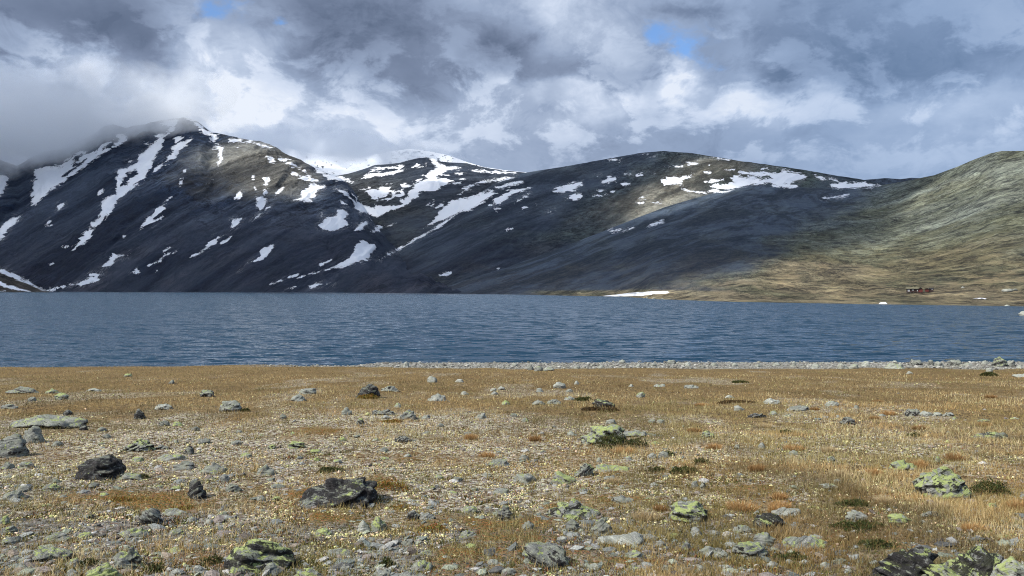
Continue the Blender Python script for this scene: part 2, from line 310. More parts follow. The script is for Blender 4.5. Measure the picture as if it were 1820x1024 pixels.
# ------------------------------------------------------------------ the far shore and the ranges behind it
SHORE = [(-2500, 518), (0, 518.3), (600, 520), (900, 523.3), (1040, 526.2), (1100, 527.3), (1140, 529.5), (1160, 531.5), (1300, 536.5), (1560, 541), (1820, 544.6), (2200, 547), (4000, 556)]
def lp(tab, x):
    a = np.array(tab, float); return np.interp(x, a[:, 0], a[:, 1])
COLS = np.concatenate([np.arange(-1500, -60, 30.0), np.arange(-60, 1880, 2.0), np.arange(1880, 3200, 30.0)])
def shoreY(px): return HC * F / (lp(SHORE, px) - HZP)
def layer(name, crest, cdist, foot, pw, rows, back, mat, noise_fn, label_kind='structure', footz=None, t0=-0.06):
    """a range of hills: crest line (px,py) at distance cdist(px); foot(px) distance; slope profile power pw"""
    px = COLS[(COLS >= crest[0][0]) & (COLS <= crest[-1][0])]
    cpy = lp(crest, px); Yc = lp(cdist, px); Yf = foot(px)
    Hcst = HC + (HZP - cpy) / F * Yc
    t = np.concatenate([np.linspace(t0, 0, 4)[:-1], np.linspace(0, 1, rows) ** 1.25, 1 + back * np.linspace(0, 1, 14)[1:] ** 1.3])
    T, PX = np.meshgrid(t, px, indexing='ij')
    Y = Yf + (Yc - Yf) * T
    p = lp(pw, px) if isinstance(pw, list) else pw
    H = np.where(T < 0, T * 60.0, Hcst * np.clip(T, 0, 1) ** p)
    H = np.where(T > 1, Hcst * (1 - 0.55 * ((T - 1) / max(back, .01)) ** 1.5), H)
    X = (PX - CXP) / F * Y
    py0 = HZP - (H - HC) / Y * F
    dz = noise_fn(PX, py0, np.clip(T, 0, 1)) * (Y / F) * sstep(T, 0.0, 0.08) * (0.25 + 0.75 * sstep(1 - T, 0, 0.12))
    H = H + dz
    py = HZP - (H - HC) / Y * F
    vis = (np.abs(T) <= 1.0)
    V = np.stack([X, Y, H], -1).reshape(-1, 3)
    sn = np.where(T <= 1.02, sample(snow_f, PX, py), -12.0)
    pf = SUN_TINT.get(name); pale = pf(PX, py) if pf else np.full(PX.shape, .5)
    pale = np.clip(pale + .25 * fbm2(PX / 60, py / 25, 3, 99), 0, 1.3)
    return dict(pale=pale, name=name, V=V, F=grid_faces(len(t), len(px)), PX=PX, py=py, T=T, snow=sn, mat=mat, crest=crest, shape=PX.shape, X=X, Y=Y, H=H)
def rot_noise(k1, k2, ang, a1, a2, a3, seed, ridge=True):
    """gullies running down-slope along the picture angle ang (degrees), sizes in pixels"""
    c, s = math.cos(R(ang)), math.sin(R(ang))
    def f(px, py, t):
        u = px * c + py * s; v = -px * s + py * c
        w = fbm2(px / 90, py / 60, 3, seed + 50)
        n = fbm2(u / k1 + w * 0.8, v / k2 + w * 1.2, 5, seed, 0.55, ridge) * a1
        n = n + fbm2(u / (k1 * .35), v / (k2 * .4), 4, seed + 9, 0.6, True) * a2 + fbm2(px / 9, py / 7, 3, seed + 20, .6) * a3
        return n
    return f

def gb(px, py, cx, cy_, rx, ry, ang=0):
    c, s = math.cos(R(ang)), math.sin(R(ang)); dx = px - cx; dy = py - cy_
    return np.exp(-(((dx * c + dy * s) / rx) ** 2 + ((-dx * s + dy * c) / ry) ** 2))
SUN_TINT = {'mountain': lambda x, y: .12 + 1.15 * gb(x, y, 465, 300, 125, 62, 5) + .35 * gb(x, y, 330, 320, 60, 40) + .1 * sstep(y, 430, 520),  # sun patches painted paler into the slope colour, cloud shade left darker
        'hill': lambda x, y: .0 + .80 * np.maximum(sstep(x + (y - 400) * 1.7, 1330, 1600), .8 * sstep(y, 512, 520) * sstep(x, 900, 1000)) ,  # sunlit slope and shore strip painted paler
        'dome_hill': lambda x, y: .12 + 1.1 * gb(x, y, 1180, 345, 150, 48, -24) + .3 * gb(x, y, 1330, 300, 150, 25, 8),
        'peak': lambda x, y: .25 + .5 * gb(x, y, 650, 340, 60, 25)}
SUN_SNOW_MIX = {'left_range_rock': .85, 'dome_heath': .7}; PMUL = {'left_range_rock': .45, 'dome_heath': .7}  # how much sunlit colour is painted in; also scales thin snow lines
M = {}
def hill_mat(name, upper, lower, lz, streak_ang, ksize, green, fine_patch, seed=0.0, snow_rough=1.0, stone=0.0):
    """rock/heath slope with snow where the 'snow' attribute (distance in pixels) says so"""
    m = bpy.data.materials.new(name); m.use_nodes = True; nt = m.node_tree; nt.nodes.clear(); t = NT(nt)
    co = t.n('ShaderNodeTexCoord').outputs['Object']
    s = t.n('ShaderNodeSeparateXYZ', ins={0: co}); x, y, z = s.outputs
    ca, sa = math.cos(R(streak_ang)), math.sin(R(streak_ang))
    # streaks run along the slope direction (x cos + z sin); slow along, fast across
    al = t.m('ADD', t.m('MULTIPLY', x, ca), t.m('MULTIPLY', z, sa)); ac = t.m('ADD', t.m('MULTIPLY', x, -sa), t.m('MULTIPLY', z, ca))
    sv = t.xyz(t.m('MULTIPLY', al, 0.16), ac, t.m('MULTIPLY', y, 0.10))
    pale = t.n('ShaderNodeAttribute', attribute_name='pale').outputs['Fac']  # painted sun and shade tone, per vertex
    n_big = t.noise(co, 0.0022 / ksize, 6, 0.55, 0.4)
    n_mid = t.noise(sv, 0.022 / ksize, 8, 0.68, 0.6)
    n_fine = t.noise(co, 0.11 / ksize, 7, 0.72)
    n_str = t.noise(t.v('ADD', sv, (31.0, 0, 7.0)), 0.07 / ksize, 6, 0.7, 0.3)
    h = t.ss(t.m('ADD', z, t.m('MULTIPLY', t.m('SUBTRACT', n_mid, 0.5), lz * 1.2)), lz * 0.3, lz * 1.3)
    base = t.mix(h, lower[0], upper[0])
    alt = t.mix(h, lower[1], upper[1])
    col = t.mix(t.ss(n_mid, 0.44, 0.58), base, alt)
    col = t.mix(t.m('MULTIPLY', t.ss(n_str, 0.50, 0.60), 0.75), col, t.mix(h, lower[2], upper[2]))
    col = t.mix(t.m('MULTIPLY', t.ss(n_big, 0.46, 0.62), green[1]), col, green[0])
    col = t.mix(t.m('MULTIPLY', t.ss(n_fine, 0.54, 0.70), 0.45 + stone), col, t.mix(h, fine_patch[0], fine_patch[1]))  # patches of the slope's own colour, spread by fine noise
    col = t.mix(t.m('MULTIPLY', t.ss(n_fine, 0.46, 0.34), 0.6), col, t.v('MULTIPLY', col, (0.45, 0.45, 0.5)))
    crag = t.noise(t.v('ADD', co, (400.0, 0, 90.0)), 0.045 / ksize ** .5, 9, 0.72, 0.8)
    col = t.mix(t.m('MULTIPLY', t.ss(crag, 0.50, 0.42), .85), col, t.v('MULTIPLY', col, (0.30, 0.31, 0.36)))  # relief shade painted into the rock tone: hollows darkened, ribs lightened
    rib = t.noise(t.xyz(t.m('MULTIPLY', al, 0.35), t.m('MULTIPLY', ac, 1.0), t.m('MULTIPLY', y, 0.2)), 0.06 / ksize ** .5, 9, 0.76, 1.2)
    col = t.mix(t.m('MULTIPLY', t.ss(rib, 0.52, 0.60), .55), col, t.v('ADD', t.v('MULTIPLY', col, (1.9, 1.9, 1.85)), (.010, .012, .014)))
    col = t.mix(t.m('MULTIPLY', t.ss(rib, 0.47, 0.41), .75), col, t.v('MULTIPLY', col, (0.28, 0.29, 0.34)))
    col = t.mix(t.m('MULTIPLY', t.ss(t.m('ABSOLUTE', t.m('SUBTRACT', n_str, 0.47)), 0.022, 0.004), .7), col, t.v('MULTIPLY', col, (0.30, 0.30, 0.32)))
    col = t.mix(t.m('MULTIPLY', t.ss(pale, .55, .05), .72), col, t.mix(t.ss(n_mid, .40, .6), (.018, .028, .046), (.085, .105, .135)))  # cloud shade painted in as dark blue-grey
    col = t.mix(t.m('MULTIPLY', t.ss(pale, .45, 1.0), SUN_SNOW_MIX.get(name, 0.0)), col, t.mix(t.ss(n_mid, .40, .62), (.055, .052, .045), t.mix(t.ss(n_fine, .4, .62), (.28, .265, .22), (.44, .42, .36))))  # sunlit rock colour painted over the bright patches
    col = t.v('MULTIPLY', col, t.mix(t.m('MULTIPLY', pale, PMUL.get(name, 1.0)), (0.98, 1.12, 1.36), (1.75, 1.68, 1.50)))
    a = t.n('ShaderNodeAttribute', attribute_name='snow').outputs['Fac']
    edge = t.noise(t.v('MULTIPLY', co, (1.0, 0.4, 1.6)), 0.055 / ksize ** .6, 5, 0.74, 0.6)
    e = t.m('ADD', a, t.m('MULTIPLY', t.m('SUBTRACT', edge, 0.5), 26.0 * snow_rough))
    e = t.m('ADD', e, t.m('MULTIPLY', t.m('SUBTRACT', n_str, 0.5), 12.0 * snow_rough))
    sm = t.ss(e, -0.1, 0.5)
    thin = t.m('MULTIPLY', t.ss(t.m('ABSOLUTE', t.m('SUBTRACT', rib, 0.52)), 0.010, 0.003), t.m('MULTIPLY', t.ss(a, -8.5, -3.0), t.ss(n_mid, .50, .56)))
    sm = t.m('MAXIMUM', sm, t.m('MULTIPLY', thin, SUN_SNOW_MIX.get(name, 0.0)))
    scol = t.mix(t.noise(sv, 0.05 / ksize, 4), (0.62, 0.66, 0.72), (0.86, 0.87, 0.89))
    col = t.mix(sm, col, scol)
    bh = t.m('ADD', t.m('MULTIPLY', n_mid, 9.0 * ksize), t.m('ADD', t.m('MULTIPLY', n_fine, 4.5 * ksize), t.m('ADD', t.m('MULTIPLY', n_str, 6 * ksize), t.m('MULTIPLY', crag, 11 * ksize))))
    bh = t.m('MULTIPLY', bh, t.m('SUBTRACT', 1.0, t.m('MULTIPLY', sm, 0.92)))
    bp = t.n('ShaderNodeBump', ins={'Strength': 1.0, 'Distance': 2.2, 'Height': bh})
    b = t.n('ShaderNodeBsdfPrincipled', ins={'Base Color': col, 'Roughness': 0.9, 'Normal': bp.outputs[0]})
    b.inputs['Specular IOR Level'].default_value = 0.15
    t.n('ShaderNodeOutputMaterial', ins={'Surface': b.outputs[0]})
    M[name] = m
    return m
# albedos, with the blue of distant haze painted into the far slopes
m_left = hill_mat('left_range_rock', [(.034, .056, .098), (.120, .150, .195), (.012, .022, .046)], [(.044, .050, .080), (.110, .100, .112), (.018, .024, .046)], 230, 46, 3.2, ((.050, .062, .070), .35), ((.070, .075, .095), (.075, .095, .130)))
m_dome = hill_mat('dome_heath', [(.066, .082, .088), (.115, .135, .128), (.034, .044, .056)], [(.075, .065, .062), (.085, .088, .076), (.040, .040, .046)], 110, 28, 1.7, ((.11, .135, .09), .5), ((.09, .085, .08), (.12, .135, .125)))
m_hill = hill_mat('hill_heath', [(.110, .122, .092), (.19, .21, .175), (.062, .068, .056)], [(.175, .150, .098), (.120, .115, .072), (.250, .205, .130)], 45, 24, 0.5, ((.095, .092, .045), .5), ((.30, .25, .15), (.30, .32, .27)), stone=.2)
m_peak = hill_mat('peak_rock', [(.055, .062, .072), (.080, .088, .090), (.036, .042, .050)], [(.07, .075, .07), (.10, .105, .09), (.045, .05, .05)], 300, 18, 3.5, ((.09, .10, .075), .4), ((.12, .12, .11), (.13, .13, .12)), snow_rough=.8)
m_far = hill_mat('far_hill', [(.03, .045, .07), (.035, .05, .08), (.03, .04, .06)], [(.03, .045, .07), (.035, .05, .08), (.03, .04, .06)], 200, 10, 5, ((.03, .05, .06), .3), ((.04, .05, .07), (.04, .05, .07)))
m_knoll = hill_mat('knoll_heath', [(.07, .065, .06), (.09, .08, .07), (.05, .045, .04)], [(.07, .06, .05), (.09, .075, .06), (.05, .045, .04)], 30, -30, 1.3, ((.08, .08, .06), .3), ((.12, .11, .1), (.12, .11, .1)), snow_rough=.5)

L = []
L.append(layer('hill', [(640, 520.5), (700, 519), (800, 507), (900, 476), (1000, 440), (1100, 400), (1180, 369), (1240, 351), (1290, 337), (1320, 330), (1345, 328.5), (1400, 332), (1480, 336), (1560, 330), (1600, 324), (1640, 316), (1660, 312), (1700, 297), (1740, 281), (1760, 273), (1780, 269), (1820, 268), (1900, 255), (2100, 240), (2600, 300), (3200, 380)],
    [(640, 1500), (900, 1560), (1300, 1650), (1560, 1500), (1700, 1250), (1820, 1050), (2200, 800), (3200, 700)], shoreY, [(640, 1.12), (1100, 1.2), (1300, 1.35), (1600, 1.55), (1900, 1.5)], 230, .5, m_hill, rot_noise(70, 330, 62, 3.2, 1.8, .5, 11), t0=-.04))
L.append(layer('knoll', [(-900, 440), (-300, 462), (-60, 472), (0, 479), (10, 480), (20, 484), (35, 490), (50, 499), (62, 506), (75, 513), (88, 518.5)],
    [(-900, 1800), (0, 1850), (88, 2020)], lambda p: shoreY(p) * .8, 1.3, 90, .4, m_knoll, rot_noise(60, 100, -30, .8, .5, .2, 31)))
L.append(layer('dome_hill', [(470, 520.5), (520, 517), (570, 508), (640, 487), (690, 457), (740, 424), (790, 391), (830, 358), (860, 338), (880, 326), (900, 318), (915, 312), (925, 308.6), (940, 306), (1000, 297), (1060, 286), (1100, 279), (1140, 272), (1180, 268.7), (1220, 271), (1260, 277), (1320, 287), (1400, 298), (1450, 306), (1500, 314), (1540, 321), (1575, 328), (1640, 345), (1800, 380)],
    [(470, 1900), (700, 2300), (940, 2900), (1200, 2900), (1500, 2700), (1800, 2500)], lambda p: np.maximum(np.minimum(shoreY(p) * 1.0, 2500), np.interp(p, [560, 640, 1300, 1800], [0, 1480, 1560, 1700])), [(470, 1.0), (900, .95), (1200, 1.1), (1500, 1.2)], 300, .5, m_dome, rot_noise(60, 240, 60, 3.0, 2.0, .6, 5)))
L.append(layer('mountain', [(-1500, 330), (-700, 250), (-200, 230), (-60, 262), (0, 285), (30, 296), (50, 285), (80, 270), (100, 268), (120, 262), (140, 252), (165, 240), (185, 226), (200, 222), (225, 228), (240, 222), (262, 219), (285, 214), (315, 210), (325, 208), (340, 211), (355, 218), (368, 230), (378, 237), (400, 240), (425, 246), (450, 250), (475, 256), (490, 262), (505, 272), (520, 279), (540, 288), (560, 300), (575, 306), (590, 312), (605, 318), (618, 328), (632, 345), (650, 372), (668, 402), (690, 428), (715, 450), (760, 480), (820, 521)],
    [(-1500, 3600), (0, 3300), (330, 3300), (560, 2900), (700, 2500), (820, 2200)], lambda p: np.minimum(shoreY(p) * 1.0, 2400), [(-1500, 1.0), (300, 1.0), (600, 1.0), (820, 1.0)], 320, .4, m_left, rot_noise(42, 260, 48, 9.0, 3.2, .8, 3)))
L.append(layer('peak', [(540, 330), (580, 316), (600, 313), (620, 309), (650, 300), (665, 294), (690, 292), (710, 290), (730, 284), (745, 281), (758, 280), (772, 283), (785, 288), (830, 291), (860, 298), (900, 304), (945, 308), (1000, 320), (1100, 350)],
    [(540, 4300), (1100, 4300)], lambda p: p * 0 + 2300.0, .85, 230, .3, m_peak, rot_noise(50, 120, 20, 3.0, 1.6, .5, 8)))
L.append(layer('snowfield', [(380, 300), (430, 268), (470, 252), (500, 261), (540, 270), (580, 277), (610, 280), (640, 281), (670, 274), (700, 268), (725, 265), (745, 266), (770, 270), (800, 277), (830, 288), (860, 297), (900, 303), (940, 307), (1000, 330)],
    [(380, 6300), (1000, 6300)], lambda p: p * 0 + 4400.0, .8, 120, .3, m_peak, lambda px, py, t: fbm2(px / 40, py / 14, 3, 77) * 1.0))
L[-1]['snow'] = np.where(fbm2(L[-1]['PX'] / 5, L[-1]['py'] / 3, 3, 91) - .45 + 0.30 * np.exp(-((L[-1]['PX'] - 735) / 60) ** 2) > 0.02, -3.0, 9.0)
L.append(layer('far_hill', [(1440, 345), (1500, 325), (1540, 319.5), (1575, 316.5), (1600, 318.5), (1620, 316), (1650, 317.5), (1700, 325), (1800, 340)],
    [(1440, 9000), (1800, 9000)], lambda p: p * 0 + 7000.0, 1.0, 40, .3, m_far, lambda px, py, t: fbm2(px / 20, py / 5, 3, 7) * .6))
L[-1]['snow'][:] = -12
LAY = {l['name']: l for l in L}
names = {'hill': 'hillside', 'knoll': 'knoll', 'dome_hill': 'domed_hill', 'mountain': 'mountain', 'peak': 'mountain_peak', 'snowfield': 'snowy_plateau', 'far_hill': 'distant_hill'}
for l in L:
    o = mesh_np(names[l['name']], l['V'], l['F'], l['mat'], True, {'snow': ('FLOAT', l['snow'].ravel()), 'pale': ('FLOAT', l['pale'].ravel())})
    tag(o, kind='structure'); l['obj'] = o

# ------------------------------------------------------------------ cloud that shades the valley: an unseen deck, its gaps shaped for the sun patches
def build_shade_cloud():
    ZC = 2300.0
    LIT = [  # polygons of sunlit ground (px), softness px, strength
        ("270 240 330 226 380 225 440 228 500 250 560 286 620 322 600 362 545 358 470 362 415 352 340 365 300 340", 12, 1.0),
        ("500 255 960 255 960 320 700 325 560 320", 6, 1.0), ("610 325 730 325 725 352 640 350", 6, .9),
        ("1070 415 1040 395 1090 350 1130 320 1180 296 1250 278 1320 290 1290 318 1330 338 1240 362 1170 392 1110 415", 12, 1.0),
        ("900 545 915 520 1010 516 1190 505 1300 470 1400 447 1450 430 1520 398 1580 365 1640 335 1690 296 1740 250 2600 150 2600 620 930 620", 15, 1.0)]
    pxs = np.arange(-300, 2300, 4.0); pys = np.arange(190, 560, 4.0)
    lit = np.zeros((len(pys), len(pxs)))
    for s_, soft, st in LIT:
        P = np.array([float(q) for q in s_.split()]).reshape(-1, 2)
        lit = np.maximum(lit, st * sstep(poly_sdf(P, pxs, pys), -soft, soft * .6))
    K = 36.0; x0, x1, y0, y1 = -7500, 4500, -3000, 6000
    nx, ny = int((x1 - x0) / K), int((y1 - y0) / K)
    S = np.zeros((ny, nx)); W = np.zeros((ny, nx))
    front = np.full(len(COLS), 1e9)
    for l in L:
        if l['name'] in ('far_hill',): continue
        sel = (COLS >= l['crest'][0][0]) & (COLS <= l['crest'][-1][0])
        fr = front[sel]
        ok = (l['T'] >= 0) & (l['T'] <= 1) & (l['py'] < fr[None, :] + 1)
        litv = sample2(lit, (l['PX'] + 300) / 4.0, (l['py'] - 190) / 4.0)
        if l['name'] == 'snowfield': litv = np.maximum(litv, .45)
        k = (ZC - l['H']) / sdir[2]
        cx = l['X'] + sdir[0] * k; cyy = l['Y'] + sdir[1] * k
        ix = ((cx - x0) / K).astype(int); iy = ((cyy - y0) / K).astype(int)
        g = ok & (ix >= 0) & (ix < nx) & (iy >= 0) & (iy < ny)
        wgt = (l['Y'] / F) ** 2 * np.ones_like(l['T'])
        np.add.at(S, (iy[g], ix[g]), ((1 - litv) * wgt)[g]); np.add.at(W, (iy[g], ix[g]), wgt[g])
        front[sel] = np.minimum(fr, l['py'].min(0))
    # anchors: open sky over the lake and the near ground
    a = W > 0; val = np.where(a, S / np.maximum(W, 1e-9), 0.0)
    yy, xx = np.mgrid[0:ny, 0:nx]; Yw = y0 + (yy + .5) * K; Xw = x0 + (xx + .5) * K
    offx, offy = sdir[0] / sdir[2] * ZC, sdir[1] / sdir[2] * ZC
    gx, gy = Xw - offx, Yw - offy
    clear = (gy < 360) & (gy > -700) & (np.abs(gx) < 700) & ~a
    val = np.where(clear, 0.0, val); a = a | clear
    fillv = np.where(gy > 2200, 1.0, 0.0)
    v = np.where(a, val, fillv)
    near = ~a
    for it in range(60):
        p = np.pad(v, 1, mode='edge'); b = (p[:-2, 1:-1] + p[2:, 1:-1] + p[1:-1, :-2] + p[1:-1, 2:]) / 4
        v = np.where(a, v, b)
    for it in range(1):
        p = np.pad(v, 1, mode='edge'); v = .5 * v + .5 * (p[:-2, 1:-1] + p[2:, 1:-1] + p[1:-1, :-2] + p[1:-1, 2:]) / 4
    n = fbm2(Xw / 500, Yw / 500, 4, 4)
    th = sstep(v, .22, .66) * 330 * (1 + .2 * n) - 12
    # keep the deck above the frame of the photograph at this height: it ends where it would dip into view
    th = th * sstep(5600 - Yw, 0, 500) * sstep(Yw - y0, 100, 500) * sstep(Xw - x0, 100, 900) * sstep(x1 - Xw, 100, 900) - 4
    keep = th > 0
    th = np.maximum(th, 0)
    idx = -np.ones((ny, nx), int)
    q = keep[:-1, :-1] | keep[1:, :-1] | keep[:-1, 1:] | keep[1:, 1:]
    used = np.zeros((ny, nx), bool)
    used[:-1, :-1] |= q; used[1:, :-1] |= q; used[:-1, 1:] |= q; used[1:, 1:] |= q
    idx[used] = np.arange(used.sum()); N = used.sum()
    top = np.stack([Xw[used], Yw[used], ZC + th[used] * .7 + .5], 1); bot = np.stack([Xw[used], Yw[used], ZC - th[used] * .3 - .5], 1)
    ii = np.argwhere(q)
    A = idx[ii[:, 0], ii[:, 1]]; B_ = idx[ii[:, 0], ii[:, 1] + 1]; Cc = idx[ii[:, 0] + 1, ii[:, 1] + 1]; D = idx[ii[:, 0] + 1, ii[:, 1]]
    ft = np.stack([A, B_, Cc, D], 1); fb = np.stack([D, Cc, B_, A], 1) + N
    # rim walls close the mesh
    from collections import Counter
    ed = {}
    for f in ft:
        for u, w_ in ((f[0], f[1]), (f[1], f[2]), (f[2], f[3]), (f[3], f[0])):
            if (w_, u) in ed: del ed[(w_, u)]
            else: ed[(u, w_)] = 1
    fs = np.array([[w_, u, u + N, w_ + N] for (u, w_) in ed]) if ed else np.zeros((0, 4), int)
    m = bpy.data.materials.new('shade_cloud'); m.use_nodes = True; m.node_tree.nodes.clear(); t = NT(m.node_tree)
    pv = t.n('ShaderNodeVolumePrincipled', ins={'Color': (.995, .997, 1.0, 1), 'Density': 0.0075, 'Anisotropy': 0.8})
    t.n('ShaderNodeOutputMaterial', ins={'Volume': pv.outputs[0]})
    o = mesh_np('cloud', np.concatenate([top, bot]), np.concatenate([ft, fb, fs]), m, True)
    tag(o, kind='stuff')
def sample2(f, x, y):
    x = np.clip(x, 0, f.shape[1] - 1.001); y = np.clip(y, 0, f.shape[0] - 1.001)
    ix = x.astype(int); iy = y.astype(int); fx = x - ix; fy = y - iy
    return (f[iy, ix] * (1 - fx) + f[iy, ix + 1] * fx) * (1 - fy) + (f[iy + 1, ix] * (1 - fx) + f[iy + 1, ix + 1] * fx) * fy
build_shade_cloud()

# ------------------------------------------------------------------ lake
def build_lake():
    m = bpy.data.materials.new('lake_water'); m.use_nodes = True; m.node_tree.nodes.clear(); t = NT(m.node_tree)
    co = t.n('ShaderNodeTexCoord').outputs['Object']
    def h(off):
        p = t.v('ADD', co, off)
        s = t.v('MULTIPLY', p, (0.55, 1.0, 1.0))
        a = t.m('MULTIPLY', t.noise(s, 1.0, 2, 0.55, 0.4), .30)
        b = t.m('MULTIPLY', t.noise(t.v('ADD', s, (11, 5, 0)), 0.33, 1, 0.5, 0.3), .75)
        c = t.m('MULTIPLY', t.noise(t.v('MULTIPLY', p, (0.7, 1.0, 1.0)), 4.0, 1, 0.5), .045)
        return t.m('ADD', t.m('ADD', a, b), c)
    e = 0.08
    h0, hx, hy = h((0, 0, 0)), h((e, 0, 0)), h((0, e, 0))
    gust = t.noise(t.v('MULTIPLY', co, (0.35, 1.0, 1.0)), 0.018, 4, 0.6, .4)
    k = t.m('ADD', 0.55, t.m('MULTIPLY', gust, 0.9))
    big = t.noise(t.v('MULTIPLY', co, (0.5, 1.0, 1.0)), 0.16, 4, 0.7, .5)
    mid = t.noise(t.v('MULTIPLY', co, (0.55, 1.0, 1.0)), 0.62, 3, 0.7, .8)
    tilt = t.m('ADD', t.m('MULTIPLY', t.m('SUBTRACT', big, .5), 1.5), t.m('MULTIPLY', t.m('SUBTRACT', mid, .5), 5.2))
    sx = t.m('MULTIPLY', t.m('DIVIDE', t.m('SUBTRACT', h0, hx), e), k); sy = t.m('MULTIPLY', t.m('DIVIDE', t.m('SUBTRACT', h0, hy), e), k)
    sx = t.m('ADD', sx, t.m('MULTIPLY', t.m('SUBTRACT', t.noise(t.v('ADD', co, (5, 70, 0)), 0.9, 2, .6), .5), 1.2))
    nrm = t.v('NORMALIZE', t.xyz(sx, t.m('MINIMUM', t.m('SUBTRACT', t.m('SUBTRACT', sy, tilt), 0.24), -0.10), 1.0))
    b = t.n('ShaderNodeBsdfPrincipled', ins={'Base Color': (.010, .036, .066, 1), 'Roughness': 0.07, 'Specular Tint': (.86, .94, 1.0, 1), 'IOR': 1.333, 'Normal': nrm})
    t.n('ShaderNodeOutputMaterial', ins={'Surface': b.outputs[0]})
    xs = np.linspace(-9000, 6000, 40); ys = np.concatenate([np.linspace(40, 400, 14), np.linspace(460, 2700, 20)])
    X, Y = np.meshgrid(xs, ys)
    o = mesh_np('lake_water', np.stack([X, Y, X * 0], -1).reshape(-1, 3), grid_faces(len(ys), len(xs)), m, True)
    tag(o, kind='structure')
build_lake()

# ------------------------------------------------------------------ the cloud that wraps the highest summits
def build_cap(name, cx, cy_, Y, rx, ry, rd, tilt, dens, seed):
    m = bpy.data.materials.new('summit_cloud'); m.use_nodes = True; m.node_tree.nodes.clear(); t = NT(m.node_tree)
    co = t.n('ShaderNodeTexCoord').outputs['Object']
    r = t.v('LENGTH', co)
    w = t.v('ADD', t.v('MULTIPLY', co, (rx / 200.0, rd / 200.0, ry / 200.0)), (seed, 0, 0))
    n = t.noise(w, 0.9, 7, 0.66, 0.5)
    d = t.m('ADD', t.m('SUBTRACT', 1.0, r), t.m('MULTIPLY', t.m('SUBTRACT', n, 0.5), 3.4))
    de = t.m('MULTIPLY', t.ss(d, 0.02, 0.75), dens)
    pv = t.n('ShaderNodeVolumePrincipled', ins={'Color': (.95, .975, 1.0, 1), 'Density': de, 'Anisotropy': 0.2})
    t.n('ShaderNodeOutputMaterial', ins={'Volume': pv.outputs[0]})
    import bmesh
    bm = bmesh.new(); bmesh.ops.create_icosphere(bm, subdivisions=4, radius=1.0)
    me = bpy.data.meshes.new(name); bm.to_mesh(me); bm.free(); me.materials.append(m)
    o = bpy.data.objects.new(name, me); C.objects.link(o)
    k = Y / F
    o.location = ((cx - CXP) * k, Y, HC + (HZP - cy_) * k); o.scale = (rx, rd, ry); o.rotation_euler = (0, R(tilt), 0)
    tag(o, kind='stuff')
build_cap('summit_cloud', 20, 236, 2950, 850, 180, 480, -13, 0.0070, 3.0)
build_cap('thin_cloud', 600, 264, 5700, 950, 120, 500, 6, 0.0070, 9.0)

# ------------------------------------------------------------------ the plain on this side of the lake
rng = np.random.default_rng(7)
def Gz(X, Y):
    X = np.asarray(X, float); Y = np.asarray(Y, float)
    drop = 1.7 + .065 * np.clip(Y, -3, 48.4) + .0703 * np.clip(Y - 48.4, 0, 200)
    und = .035 * vn2(X / 1.7, Y / 1.7, 3) + .07 * vn2(X / 6, Y / 6, 4) + .10 * vn2(X / 19, Y / 17, 5)
    und = und * sstep(66 - Y, 0, 14)
    z = HC - drop + und
    edge = 54.3 + 1.2 * vn2(X / 7, X * 0 + 3, 8) + .4 * vn2(X / 1.6, X * 0, 9)
    w = sstep(X + 1.1 * vn2(X / 5, Y / 5, 6), -20.0, -10.0)
    zl = z - np.clip(Y - edge, 0, 5) * .40
    zr = z + .16 * np.exp(-((Y - 58 - 1.5 * vn2(X / 9, X * 0, 12)) / 4.0) ** 2) * sstep(X, 6, 20) + .05 * vn2(X / .9, Y / .9, 13) * sstep(Y, 50, 53)
    zb = zl * (1 - w) + zr * w
    return np.maximum(zb, -2.5)
def ground_at(px, py):
    """distance Y of the ground seen at photo pixel (px, py)"""
    lo, hi = 3.0, 70.0
    k = (HZP - py) / F; u = (px - CXP) / F
    Ys = np.exp(np.linspace(np.log(4.0), np.log(72.0), 400))
    f = Gz(u * Ys, Ys) - (HC + k * Ys)
    i = np.argmax(f > 0) if (f > 0).any() else len(Ys) - 1
    return float(Ys[i])
def to_px(X, Y, Z): return X / Y * F + CXP, HZP - (Z - HC) / Y * F
MOSS = [(270, 893, 90, 14), (150, 885, 60, 10), (590, 925, 70, 14), (820, 935, 90, 12), (700, 862, 40, 14), (440, 862, 50, 8), (740, 826, 50, 8), (560, 765, 50, 6), (330, 905, 60, 8), (540, 878, 30, 12), (120, 822, 40, 10),
        (500, 915, 60, 8), (880, 870, 40, 8), (1000, 905, 40, 8), (960, 930, 30, 10), (1120, 890, 60, 8), (1230, 915, 50, 8), (1330, 870, 60, 8), (60, 860, 30, 10), (900, 960, 80, 5), (700, 1000, 90, 8), (1120, 1000, 90, 7), (1000, 985, 60, 6), (380, 1000, 50, 10), (300, 985, 60, 8), (1560, 975, 60, 8), (1410, 992, 40, 8), (830, 985, 60, 6)]
